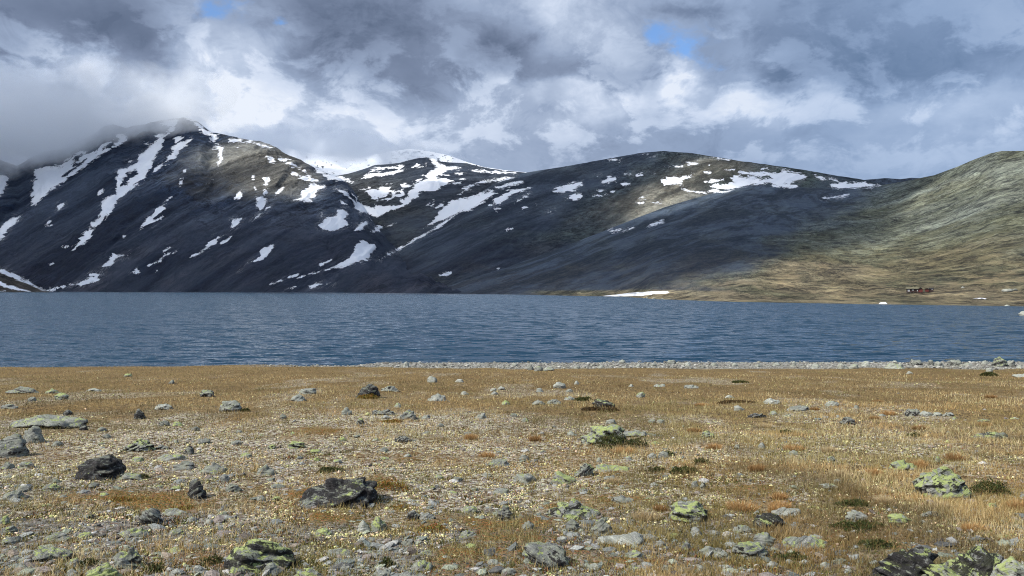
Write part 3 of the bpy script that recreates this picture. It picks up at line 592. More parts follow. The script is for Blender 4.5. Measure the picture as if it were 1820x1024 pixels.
def zones(px, py, X, Y):
    n = fbm2(X / 1.3, Y / 2.6, 4, 21); n2 = fbm2(X / .45, Y / .9, 3, 31); n3 = fbm2(X / 4, Y / 8, 3, 41)
    a = py + 40 * n + 20 * n3
    right = sstep(px + 160 * n3, 950, 1250)
    li = sstep(a, 715, 775) * (1 - .75 * right) * (1 - .6 * sstep(a, 905, 965)) + .6 * right * sstep(n, -.05, .25) * sstep(a, 715, 760) + .55 * sstep(fbm2(X / 1.8, Y / 4.5, 4, 521), .02, .3) * sstep(a, 668, 700)
    gv = sstep(a, 895, 965) * (1 - .7 * sstep(px, 1330, 1560)) + .35 * sstep(-px, -560, -300) * sstep(a, 790, 860) + .2 * sstep(a, 780, 880) * (1 - right)
    gr = 1 - .72 * sstep(a, 725, 800) * (1 - right) - .35 * sstep(a, 925, 985) * right
    mo = 0
    for cx, cy_, rx, ry in MOSS: mo = mo + np.exp(-((px - cx) / rx) ** 2 - ((py - cy_) / ry) ** 2)
    mo = np.clip(mo * 1.15 + .55 * sstep(fbm2(X / 1.1, Y / 2.4, 4, 421), .12, .30) * sstep(a, 760, 800) * (1 - .4 * right), 0, 1) * sstep(n2 + n, -.55, .0)
    w = sstep(X, -20, -9)
    bch = sstep(Y + 2.2 * vn2(X / 5, Y / 40, 71) + 1.0 * vn2(X / 1.4, Y / 20, 72) - 1.6 * sstep(-X, -14, 2), 49.0, 50.0) * w
    bch = np.maximum(bch, sstep(Y, 56.0, 56.8))
    gr = np.clip(gr, 0, 1) * (1 - bch); li = np.clip(li, 0, 1) * (1 - bch); gv = np.clip(gv, 0, 1) * (1 - bch)
    return gr, li, gv, mo * (1 - bch), bch
def ground_material():
    m = bpy.data.materials.new('tundra_ground'); m.use_nodes = True; m.node_tree.nodes.clear(); t = NT(m.node_tree)
    co = t.n('ShaderNodeTexCoord').outputs['Object']
    at = lambda n: t.n('ShaderNodeAttribute', attribute_name=n).outputs['Fac']
    gr, li, gv, mo, bch = [at(n) for n in ('grass', 'lichen', 'gravel', 'moss', 'beach')]
    wob = t.v('ADD', co, t.v('MULTIPLY', t.n('ShaderNodeTexNoise', ins={'Vector': co, 'Scale': 20.0, 'Detail': 3.0}).outputs['Color'], (.03, .03, .03)))
    def cells(scale, off):
        v = t.n('ShaderNodeTexVoronoi', ins={'Vector': t.v('ADD', wob, off), 'Scale': scale})
        sp = t.n('ShaderNodeSeparateColor', ins={0: v.outputs['Color']})
        return sp.outputs[0], v.outputs['Distance']
    c1, d1 = cells(26.0, (0, 0, 0)); c2, d2 = cells(60.0, (3, 1, 0)); c3, d3 = cells(11.0, (7, 2, 0))
    nb = t.noise(co, .55, 6, .62, .4); nf = t.noise(co, 9.0, 6, .7)
    tan = t.ramp(c2, [(0, (.09, .055, .02)), (.25, (.24, .155, .06)), (.55, (.36, .245, .10)), (.8, (.46, .34, .15)), (1, (.24, .18, .06))])
    tan = t.mix(t.m('MULTIPLY', t.ss(nb, .42, .62), .55), tan, t.ramp(c1, [(0, (.14, .075, .03)), (.5, (.24, .14, .055)), (1, (.16, .14, .05))]))
    lic = t.ramp(c1, [(0, (.05, .035, .025)), (.18, (.16, .10, .06)), (.34, (.30, .25, .16)), (.5, (.48, .45, .30)), (.66, (.62, .60, .42)), (.8, (.42, .36, .34)), (.92, (.22, .22, .2)), (1, (.64, .56, .55))])
    gvl = t.ramp(c1, [(0, (.04, .032, .025)), (.25, (.11, .10, .085)), (.5, (.19, .185, .165)), (.7, (.26, .26, .235)), (.88, (.15, .09, .06)), (1, (.34, .33, .30))])
    mos = t.ramp(c2, [(0, (.03, .03, .008)), (.3, (.10, .085, .012)), (.6, (.22, .12, .02)), (.8, (.26, .08, .03)), (1, (.12, .12, .03))])
    bea = t.ramp(c3, [(0, (.08, .075, .065)), (.3, (.19, .185, .16)), (.65, (.27, .265, .235)), (1, (.38, .37, .34))])
    soil = t.mix(nf, (.028, .020, .013), (.10, .068, .042))
    col = t.mix(t.m('MULTIPLY', t.ss(nf, .35, .6), .85), soil, tan)
    col = t.mix(t.m('MULTIPLY', li, t.ss(t.m('ADD', nf, t.m('MULTIPLY', nb, .4)), .60, .72)), col, lic)
    col = t.mix(t.m('MULTIPLY', gv, t.ss(nb, .25, .5)), col, gvl)
    col = t.mix(t.m('MULTIPLY', mo, .85), col, mos)
    col = t.mix(bch, col, bea)
    sp = t.n('ShaderNodeSeparateXYZ', ins={0: co}).outputs[2]
    col = t.mix(t.ss(sp, .12, -.02), col, t.v('MULTIPLY', col, (.4, .4, .42)))
    h = t.m('ADD', t.m('MULTIPLY', t.m('SUBTRACT', .6, d1), .022), t.m('ADD', t.m('MULTIPLY', nf, .05), t.m('MULTIPLY', t.m('SUBTRACT', .6, d2), .008)))
    bp = t.n('ShaderNodeBump', ins={'Strength': 1.0, 'Distance': 1.0, 'Height': h})
    b = t.n('ShaderNodeBsdfPrincipled', ins={'Base Color': col, 'Roughness': .95, 'Normal': bp.outputs[0]}); b.inputs['Specular IOR Level'].default_value = .1
    t.n('ShaderNodeOutputMaterial', ins={'Surface': b.outputs[0]})
    return m
def build_ground():
    Y = np.concatenate([np.linspace(-14, 4.6, 40), np.exp(np.arange(np.log(4.8), np.log(110), .0075))])
    u = np.concatenate([np.linspace(-3, -.78, 40)[:-1], np.linspace(-.78, .78, 640), np.linspace(.78, 3, 40)[1:]])
    YY, UU = np.meshgrid(Y, u, indexing='ij'); XX = UU * np.maximum(YY, 4.8)
    Z = Gz(XX, YY)
    Yp = np.maximum(YY, 4.8); px, py = XX / Yp * F + CXP, HZP - (Z - HC) / Yp * F
    gr, li, gv, mo, b = zones(px, py, XX, YY)
    near = sstep(30 - YY, 0, 15)
    Z = Z + near * (.018 * fbm2(XX / .22, YY / .22, 4, 61, .6, True) + .02 * mo)
    at = {n: ('FLOAT', a.ravel()) for n, a in (('grass', gr), ('lichen', li), ('gravel', gv), ('moss', mo), ('beach', b))}
    o = mesh_np('ground', np.stack([XX, YY, Z], -1).reshape(-1, 3), grid_faces(len(Y), len(u)), ground_material(), True, at)
    tag(o, kind='structure')
build_ground()

# ------------------------------------------------------------------ materials that read a colour per vertex
def vcol_mat(name, rough=.9, trans=0.0, bump=0.0, spec=.15, freq=60.0):
    m = bpy.data.materials.new(name); m.use_nodes = True; m.node_tree.nodes.clear(); t = NT(m.node_tree)
    c = t.n('ShaderNodeAttribute', attribute_name='tint').outputs['Color']
    if bump:
        co = t.n('ShaderNodeTexCoord').outputs['Object']; n = t.noise(co, freq, 4, .7)
        c = t.mix(t.ss(n, .35, .65), t.v('MULTIPLY', c, (.6, .6, .6)), t.v('MULTIPLY', c, (1.25, 1.25, 1.25)))
    b = t.n('ShaderNodeBsdfPrincipled', ins={'Base Color': c, 'Roughness': rough}); b.inputs['Specular IOR Level'].default_value = spec
    out = b.outputs[0]
    if trans:
        tr = t.n('ShaderNodeBsdfTranslucent', ins={'Color': c}); mx = t.n('ShaderNodeMixShader', ins={0: trans, 1: b.outputs[0], 2: tr.outputs[0]}); out = mx.outputs[0]
    t.n('ShaderNodeOutputMaterial', ins={'Surface': out})
    return m
M['blade'] = vcol_mat('grass_blade', .7, .25); M['leaf'] = vcol_mat('leaf', .6, .2); M['pebble'] = vcol_mat('pebble', .85, 0, 1.0); M['lichen'] = vcol_mat('reindeer_lichen', .95, .1)
def pick(n, pal, jit=.15):
    pal = np.array(pal); c = pal[rng.integers(0, len(pal), n)]
    return np.clip(c * (1 + jit * rng.standard_normal((n, 1))), .008, .9)
def scatter(n, wfun, pyr=(650, 1075), pxr=(-260, 2080), dens=1.0):
    """random ground points, even over the view, kept with probability wfun"""
    px = rng.uniform(*pxr, n); py = rng.uniform(*pyr, n)
    k = (py - HZP) / F
    Y = 1.7 / np.maximum(k - .065, 1e-3)
    Y = np.where(Y > 48.4, (1.7 + .065 * 48.4 - .0703 * 48.4) / np.maximum(k - .0703, 1e-4), Y)
    Y = np.clip(Y, 3.5, 75); X = (px - CXP) / F * Y
    w = wfun(px, py, X, Y); keep = rng.random(n) < w
    X, Y = X[keep], Y[keep]
    return X, Y, Gz(X, Y)
def blades(X, Y, Z, hgt, wid, lean, col, base_dark=.8):
    n = len(X); az = rng.uniform(0, 2 * np.pi, n); la = rng.uniform(0, 2 * np.pi, n); ll = lean * rng.random(n)
    dx, dy = np.cos(az) * wid / 2, np.sin(az) * wid / 2
    tipx, tipy = np.cos(la) * ll * hgt, np.sin(la) * ll * hgt
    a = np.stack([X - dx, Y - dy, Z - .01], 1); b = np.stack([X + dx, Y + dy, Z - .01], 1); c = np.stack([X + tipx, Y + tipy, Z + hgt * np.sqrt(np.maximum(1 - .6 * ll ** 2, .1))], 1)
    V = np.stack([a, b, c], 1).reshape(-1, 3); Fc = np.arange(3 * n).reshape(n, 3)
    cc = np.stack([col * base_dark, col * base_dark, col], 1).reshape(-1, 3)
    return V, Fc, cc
ICO = None
def _ico():
    import bmesh
    bm = bmesh.new(); bmesh.ops.create_icosphere(bm, subdivisions=1, radius=1.0)
    v = np.array([x.co[:] for x in bm.verts]); f = np.array([[q.index for q in p.verts] for p in bm.faces]); bm.free(); return v, f
ICO = _ico()
OCT = (np.array([[1, 0, 0], [0, 1, 0], [-1, 0, 0], [0, -1, 0], [0, 0, 1], [0, 0, -1.0]]), np.array([[0, 1, 4], [1, 2, 4], [2, 3, 4], [3, 0, 4], [1, 0, 5], [2, 1, 5], [3, 2, 5], [0, 3, 5]]))
def lumps(base, X, Y, Z, sx, sy, sz, col, jit=.25, sink=.3):
    bv, bf = base; n = len(X); k = len(bv)
    v = bv[None] * (1 + jit * rng.standard_normal((n, k, 1)))
    v = v * np.stack([sx, sy, sz], 1)[:, None, :]
    a = rng.uniform(0, 2 * np.pi, n); c, s = np.cos(a)[:, None], np.sin(a)[:, None]
    x, y = v[..., 0] * c - v[..., 1] * s, v[..., 0] * s + v[..., 1] * c
    tl = rng.normal(0, .25, n)[:, None]; z = v[..., 2] + x * tl
    V = np.stack([x + X[:, None], y + Y[:, None], z + (Z + sz * (1 - 2 * sink))[:, None]], -1).reshape(-1, 3)
    Fc = (bf[None] + (np.arange(n) * k)[:, None, None]).reshape(-1, 3)
    return V, Fc, np.repeat(col, k, 0)
TAN = [(.46, .36, .20), (.58, .48, .29), (.38, .27, .13), (.68, .60, .40), (.28, .19, .09), (.50, .41, .22), (.30, .28, .13), (.20, .14, .07), (.62, .50, .30)]
def sat(c, k): return np.clip(c * np.array(k), .006, .9)
def build_scatter():
    def zw(i):
        return lambda px, py, X, Y: zones(px, py, X, Y)[i]
    # grass: clumped
    def gw(px, py, X, Y):
        gr = zones(px, py, X, Y)[0]; c = fbm2(X / .5, Y / .5, 3, 81); c2 = fbm2(X / 2.2, Y / 2.2, 3, 82)
        return gr * (.25 + .9 * sstep(c + .6 * c2, -.35, .35)) * np.clip(1.15 - .0 * Y, 0, 1)
    X, Y, Z = scatter(620000, gw)
    n = len(X); c = pick(n, TAN, .18)
    patch = sstep(fbm2(X / .8, Y / .8, 3, 83), .05, .4)[:, None]; c = c * (1 - .5 * patch) + np.array([.46, .29, .13]) * .5 * patch * (.7 + .6 * rng.random((n, 1)))
    dk = sstep(fbm2(X / 2.6, Y / 6.0, 4, 184), .02, .32)[:, None]; c = c * (1 - .55 * dk)
    rust = sstep(fbm2(X / 1.9, Y / 4.5, 4, 284), .10, .36)[:, None]; c = c * (1 - .4 * rust) + np.array([.42, .27, .12]) * .4 * rust
    c = sat(c, (1.18, 1.16, 1.03))
    fe = (sstep(Y, 40, 47) * sstep(fbm2(X / 4, Y / 3, 3, 384), -.35, .15))[:, None]; c = c * (1 - .35 * fe) + np.array([.20, .19, .06]) * .35 * fe
    olive = sstep(fbm2(X / 1.4, Y / 2.4, 3, 84), -.08, .30)[:, None]; c = c * (1 - .5 * olive) + np.array([.22, .205, .07]) * .5 * olive
    hgt = rng.uniform(.035, .10, n) * (1 + .5 * sstep(fbm2(X / .6, Y / .6, 2, 85), 0, .5)) * np.clip(.72 + Y / 60, .7, 1.1); wid = np.clip(.0035 + .00042 * Y, .004, .02) * rng.uniform(.7, 1.4, n)
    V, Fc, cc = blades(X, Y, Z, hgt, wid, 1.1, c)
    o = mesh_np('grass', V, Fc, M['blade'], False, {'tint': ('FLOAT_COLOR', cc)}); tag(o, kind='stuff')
    # reindeer lichen
    def lw(px, py, X, Y):
        z = zones(px, py, X, Y); c = fbm2(X / .35, Y / .35, 3, 91)
        return np.clip((z[1] * 1.35 + .10 + .2 * z[3]) * (.06 + 1.15 * sstep(c, -.12, .30)) * (1 - .45 * z[2]) * (1 - z[4]), 0, 1)
    X, Y, Z = scatter(190000, lw, (670, 1070))
    n = len(X); s = rng.lognormal(math.log(.0095), .38, n) * np.clip(.75 + Y / 40, .8, 1.4)
    c = pick(n, [(.60, .57, .34), (.68, .63, .40), (.48, .48, .28), (.50, .36, .28), (.62, .48, .44), (.34, .34, .26), (.72, .68, .50), (.42, .45, .24), (.25, .22, .14)], .12)
    c = sat(c, (1.12, 1.08, .86))
    V, Fc, cc = lumps(OCT, X, Y, Z, s, s, s * .7, c, .3, .25)
    o = mesh_np('reindeer_lichen', V, Fc, M['lichen'], True, {'tint': ('FLOAT_COLOR', cc)}); tag(o, kind='stuff')
    # gravel
    def pw(px, py, X, Y):
        z = zones(px, py, X, Y); c = fbm2(X / .5, Y / .5, 3, 95)
        return np.clip((z[2] * .50 + .09 * z[1] + .015) * (.15 + 1.0 * sstep(c, -.3, .35)) * (1 - .5 * z[3]), 0, 1) * (1 - z[4])
    X, Y, Z = scatter(120000, pw, (700, 1075))
    n = len(X); s = np.clip(rng.lognormal(math.log(.0135), .62, n), .005, .075)
    c = pick(n, [(.19, .20, .185), (.26, .27, .25), (.14, .15, .14), (.31, .31, .29), (.22, .19, .17), (.10, .10, .095), (.23, .25, .19), (.42, .41, .38), (.24, .20, .16), (.15, .17, .15), (.12, .10, .085)], .16)
    V, Fc, cc = lumps(ICO, X, Y, Z, s * rng.uniform(.9, 1.5, n), s * rng.uniform(.8, 1.1, n), s * rng.uniform(.3, .62, n), c, .16, .34)
    o = mesh_np('gravel', V, Fc, M['pebble'], False, {'tint': ('FLOAT_COLOR', cc)}); tag(o, kind='stuff')
    # beach shingle
    X, Y, Z = scatter(42000, lambda px, py, X, Y: zones(px, py, X, Y)[4], (640, 664), (420, 2080))
    n = len(X); s = np.clip(rng.lognormal(math.log(.033), .55, n), .012, .16); ok = Z > -.1
    c = pick(n, [(.24, .23, .19), (.32, .31, .27), (.18, .17, .15), (.11, .105, .09), (.26, .255, .21), (.40, .39, .35)], .14)
    V, Fc, cc = lumps(ICO, X[ok], Y[ok], Z[ok], s[ok] * 1.2, s[ok], s[ok] * .65, c[ok], .14, .3)
    o = mesh_np('shingle', V, Fc, M['pebble'], False, {'tint': ('FLOAT_COLOR', cc)}); tag(o, kind='stuff')
    # creeping moss and berry leaves
    def mw(px, py, X, Y):
        z = zones(px, py, X, Y); c = fbm2(X / .3, Y / .3, 3, 97)
        return np.clip(z[3] + .85 * z[1] * sstep(-c, -.15, .2) + .26 * z[0] * sstep(c, .0, .3) + .75 * z[2] * sstep(-c, -.12, .2), 0, 1) * (1 - z[4])
    X, Y, Z = scatter(420000, mw, (665, 1070))
    n = len(X); c = pick(n, [(.17, .14, .03), (.26, .17, .04), (.32, .15, .04), (.26, .08, .04), (.09, .11, .03), (.05, .065, .02), (.22, .20, .06), (.12, .06, .045), (.035, .03, .02), (.30, .24, .07)], .2)
    grn = sstep(fbm2(X / .5, Y / .5, 2, 98), -.05, .3)[:, None]; c = c * (1 - .6 * grn) + np.array([.11, .13, .035]) * .6 * grn
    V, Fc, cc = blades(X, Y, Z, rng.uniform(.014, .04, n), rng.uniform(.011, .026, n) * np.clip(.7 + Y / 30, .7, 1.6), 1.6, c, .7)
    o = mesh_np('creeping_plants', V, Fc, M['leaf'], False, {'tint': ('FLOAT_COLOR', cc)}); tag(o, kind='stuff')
build_scatter()

# ------------------------------------------------------------------ rock material (one, varied by properties of each rock)
def rock_material():
    m = bpy.data.materials.new('lichened_rock'); m.use_nodes = True; m.node_tree.nodes.clear(); t = NT(m.node_tree)
    ob = lambda n: t.n('ShaderNodeAttribute', attribute_type='OBJECT', attribute_name=n).outputs['Fac']
    lich, dark, tone, seed = ob('lichen_cover'), ob('black_cover'), ob('stone_tone'), ob('pattern')
    tc = t.n('ShaderNodeTexCoord'); co = t.v('ADD', tc.outputs['Object'], t.xyz(seed, t.m('MULTIPLY', seed, 1.7), t.m('MULTIPLY', seed, .6)))
    nz = t.n('ShaderNodeSeparateXYZ', ins={0: t.n('ShaderNodeNewGeometry').outputs['Normal']}).outputs[2]
    # schist layering, tilted differently on each stone
    sp = t.n('ShaderNodeSeparateXYZ', ins={0: co}); x, y, z = sp.outputs
    tl = t.m('SINE', t.m('MULTIPLY', seed, 3.7)); lay = t.m('ADD', t.m('ADD', z, t.m('MULTIPLY', x, t.m('MULTIPLY', tl, .8))), t.m('MULTIPLY', y, .35))
    lv = t.xyz(t.m('MULTIPLY', x, 1.2), t.m('MULTIPLY', y, 1.2), t.m('MULTIPLY', lay, 6.0))
    n1 = t.noise(co, 5.0, 7, .65, .3); n2 = t.noise(co, 26.0, 7, .7); nl = t.noise(lv, 3.6, 6, .66, .5); n3 = t.noise(t.v('ADD', co, (9, 4, 2)), 9.0, 7, .66, .5); n4 = t.noise(t.v('ADD', co, (2, 8, 5)), 7.0, 6, .62, .9)
    col = t.mix(t.ss(nl, .38, .62), (.065, .068, .063), (.185, .190, .172))
    col = t.mix(t.m('MULTIPLY', t.ss(n1, .45, .65), .6), col, (.21, .215, .18))
    col = t.mix(t.m('MULTIPLY', t.ss(n2, .52, .7), .55), col, (.30, .31, .28))
    col = t.mix(t.m('MULTIPLY', t.ss(n2, .45, .32), .6), col, (.05, .05, .05))
    col = t.mix(tone, t.v('MULTIPLY', col, (.62, .62, .64)), t.v('MULTIPLY', t.v('ADD', col, (.05, .05, .047)), (2.0, 2.0, 1.95)))
    # grey-green crust, then the yellow-green map lichen, then black crust
    gg = t.m('MULTIPLY', t.ss(t.m('ADD', n3, t.m('MULTIPLY', nz, .06)), .50, .56), t.m('ADD', .25, t.m('MULTIPLY', lich, .5)))
    col = t.mix(gg, col, (.26, .28, .20))
    n5 = t.noise(t.v('ADD', co, (1, 3, 9)), 24.0, 6, .7, .4)
    n45 = t.m('ADD', t.m('MULTIPLY', n4, .6), t.m('MULTIPLY', n5, .4))
    thr = t.m('SUBTRACT', t.m('ADD', t.m('ADD', n45, t.m('MULTIPLY', nz, .11)), t.m('MULTIPLY', lich, .17)), .695)
    yl = t.ss(thr, .0, .02)
    spk = t.ss(n2, .36, .44)
    col = t.mix(t.m('MULTIPLY', yl, t.m('ADD', .25, t.m('MULTIPLY', spk, .65))), col, t.mix(n1, (.25, .30, .09), (.43, .49, .19)))
    bthr = t.m('SUBTRACT', t.m('ADD', t.m('ADD', t.m('ADD', t.m('MULTIPLY', nl, .4), t.m('MULTIPLY', n3, .3)), t.m('MULTIPLY', n5, .3)), t.m('MULTIPLY', dark, .205)), t.m('ADD', .60, t.m('MULTIPLY', nz, .06)))
    bl = t.ss(bthr, 0, .03)
    col = t.mix(t.m('MULTIPLY', bl, .93), col, t.mix(t.ss(n2, .5, .66), (.014, .012, .014), (.07, .065, .065)))
    # earth-stained foot
    gz = t.n('ShaderNodeSeparateXYZ', ins={0: tc.outputs['Object']}).outputs[2]
    h = t.m('ADD', t.m('ADD', t.m('MULTIPLY', nl, .06), t.m('MULTIPLY', n1, .02)), t.m('ADD', t.m('MULTIPLY', n2, .018), t.m('MULTIPLY', yl, .003)))
    bp = t.n('ShaderNodeBump', ins={'Strength': 1.0, 'Distance': 1.0, 'Height': h})
    b = t.n('ShaderNodeBsdfPrincipled', ins={'Base Color': col, 'Roughness': .88, 'Normal': bp.outputs[0]}); b.inputs['Specular IOR Level'].default_value = .22
    t.n('ShaderNodeOutputMaterial', ins={'Surface': b.outputs[0]})
    return m
M['rock'] = rock_material()
ICOS = {}
def ico(sub):
    if sub not in ICOS:
        import bmesh
        bm = bmesh.new(); bmesh.ops.create_icosphere(bm, subdivisions=sub, radius=1.0)
        ICOS[sub] = (np.array([x.co[:] for x in bm.verts]), np.array([[q.index for q in p.verts] for p in bm.faces])); bm.free()
    return ICOS[sub]
STY = {'dome': [(0, 1), (.07, .48), (.3, .1), (.58, 0), (.86, .28), (1, 1)], 'block': [(0, 1), (.04, .35), (.22, .03), (.76, 0), (.97, .38), (1, 1)],
       'spike': [(0, 1), (.08, .5), (.36, 0), (.56, .04), (.85, .5), (1, 1)], 'slab': [(0, .85), (.04, .35), (.3, .06), (.9, 0), (1, .3), (.96, 1), (.1, 1)],
       'low': [(0, 1), (.14, .42), (.48, 0), (.8, .22), (1, 1)], 'wedr': [(0, 1), (.1, .66), (.66, 0), (.88, .06), (1, 1)], 'wedl': [(0, 1), (.12, .06), (.36, 0), (.9, .68), (1, 1)]}
def rock_mesh(name, outline, w, h, depth, seed, sub, rough):
    """faceted stone whose outline seen from the front is the given polygon (metres, z up from the ground)"""
    r = np.random.default_rng(seed)
    O = np.array(outline, float)
    c = np.array([O[:, 0].mean(), 0, max(O[:, 1].mean() * .75, h * .25)])
    O = np.concatenate([O, [[O[:, 0].max() * .9, -h * .3], [O[:, 0].min() * .9, -h * .3]]])
    # convex hull
    P = sorted(map(tuple, O)); cr = lambda o, a, b: (a[0] - o[0]) * (b[1] - o[1]) - (a[1] - o[1]) * (b[0] - o[0])
    lo = []
    for p in P:
        while len(lo) >= 2 and cr(lo[-2], lo[-1], p) <= 0: lo.pop()
        lo.append(p)
    up = []
    for p in reversed(P):
        while len(up) >= 2 and cr(up[-2], up[-1], p) <= 0: up.pop()
        up.append(p)
    H = np.array(lo[:-1] + up[:-1])
    N, D = [], []
    for i in range(len(H)):
        a, b = H[i], H[(i + 1) % len(H)]; e = b - a; L_ = math.hypot(*e)
        if L_ < 1e-6: continue
        n2 = np.array([e[1], -e[0]]) / L_
        for s_ in (1, -1):
            tlt = r.uniform(.08, .75) * s_
            n = np.array([n2[0], tlt, n2[1]]); nn = np.linalg.norm(n); n = n / nn
            d = (n2[0] * (a[0] - c[0]) + n2[1] * (a[1] - c[2])) / nn
            if d > 1e-4: N.append(n); D.append(d)
    for s_ in (1, -1):
        for k in range(3):
            n = np.array([r.normal(0, .35), s_, abs(r.normal(.15, .35))]); n /= np.linalg.norm(n)
            N.append(n); D.append(depth / 2 * r.uniform(.8, 1.15))
    for k in range(15):
        n = r.normal(0, 1, 3); n[2] = abs(n[2]) * .8; n /= np.linalg.norm(n)
        sup = np.abs(n) @ np.array([w / 2, depth / 2, h * .6]); N.append(n); D.append(sup * r.uniform(.66, .93))
    N, D = np.array(N), np.array(D)
    bv, bf = ico(sub)
    d = bv * np.array([w / 2, depth / 2, max(h * .6, .2 * w)]); d = d / np.linalg.norm(d, axis=1, keepdims=True)
    q = np.maximum(d @ N.T / D[None], 1e-6)
    k = 70.0
    rad = (q ** k).sum(1) ** (-1 / k)
    p = d * rad[:, None]
    s = max(w, h); o = seed * 3.1
    f1 = vn3(p[:, 0] / s * 3 + o, p[:, 1] / s * 3, p[:, 2] / s * 3, seed % 97)
    ly = p[:, 2] + p[:, 0] * r.uniform(-.7, .7) + p[:, 1] * r.uniform(-.3, .3)
    f2 = vn3(p[:, 0] / s * 3 + 5, p[:, 1] / s * 3, ly / s * 15 + o, seed % 89); f3 = vn3(p[:, 0] / s * 13, p[:, 1] / s * 13 + o, p[:, 2] / s * 13, seed % 83)
    amp = rough * s * .075
    p = p + d * (amp * (f1 * .28 + np.sign(f2) * np.abs(f2) ** .6 * .75 + f3 * .42))[:, None]
    p = p + c
    p[:, 2] = np.maximum(p[:, 2], -h * .3 - .03)
    return p, bf
THINGS = []       # (object, px box, kind words) for the labels
_used = 0
def put_rock(x0, y0, x1, y1, sty, lich, dark, tone, label=None, outline=None, rough=1.0, short=None, group='stones and rocks lying on the plain', zbase=None, Yset=None):
    global _used
    _used += 1; seed = _used * 13 + 5
    r = np.random.default_rng(seed)
    cx = (x0 + x1) / 2
    Yf = Yset or ground_at(cx, y1)
    w = (x1 - x0) / F * Yf; depth = w * r.uniform(.62, .85)
    slope = (y1 - HZP) / F
    Yc = Yf + depth * .42 if not Yset else Yf
    w = (x1 - x0) / F * Yc
    X = (cx - CXP) / F * Yc; zg = float(Gz(X, Yc)) if zbase is None else zbase
    ztop = HC + (HZP - y0) / F * Yc; h = max(ztop - zg, .16 * w)
    hp = max(y1 - y0, 1)
    if outline is None:
        O = np.array(STY[sty], float)
        O = O + r.normal(0, .025, O.shape)
        if sty in ('dome', 'low', 'block', 'slab') and r.random() < .5: O[:, 0] = 1 - O[:, 0]; O = O[::-1]
    else:
        O = np.array([float(q) for q in outline.split()]).reshape(-1, 2); O = (O - [x0, y0]) / [x1 - x0, hp]
    pts = [((u - .5) * w, max(h * (1 - min(v, 1)), 0)) for u, v in O]
    big = (x1 - x0) > 60; med = (x1 - x0) > 26
    V, Fc = rock_mesh('rock', pts, w, h, depth, seed, 5 if big else (4 if med else 3), rough)
    name = 'boulder' if w > .55 else ('rock' if w > .24 else 'stone')
    o = mesh_np(name, V, Fc, M['rock'], not False, None)
    o.location = (X, Yc, zg - .10 * h)
    o['lichen_cover'] = float(lich); o['black_cover'] = float(dark); o['stone_tone'] = float(tone); o['pattern'] = float(_used * .737 % 50)
    o['category'] = 'rock' if name != 'stone' else 'stone'; o['group'] = group
    shape = {'dome': 'rounded', 'block': 'blocky', 'spike': 'pointed', 'slab': 'flat', 'low': 'low', 'wedr': 'slanting', 'wedl': 'slanting'}[sty]
    hue = 'yellow-green lichened' if lich > .62 else ('black-crusted' if dark > .62 else ('whitish' if tone > .8 else ('pale grey' if tone > .55 else ('dark grey' if tone < .2 or dark > .45 else 'grey'))))
    THINGS.append(dict(o=o, box=(x0, y0, x1, y1), label=label, short=short, shape=shape, hue=hue, name=name, w=w, grp=group))
    return o
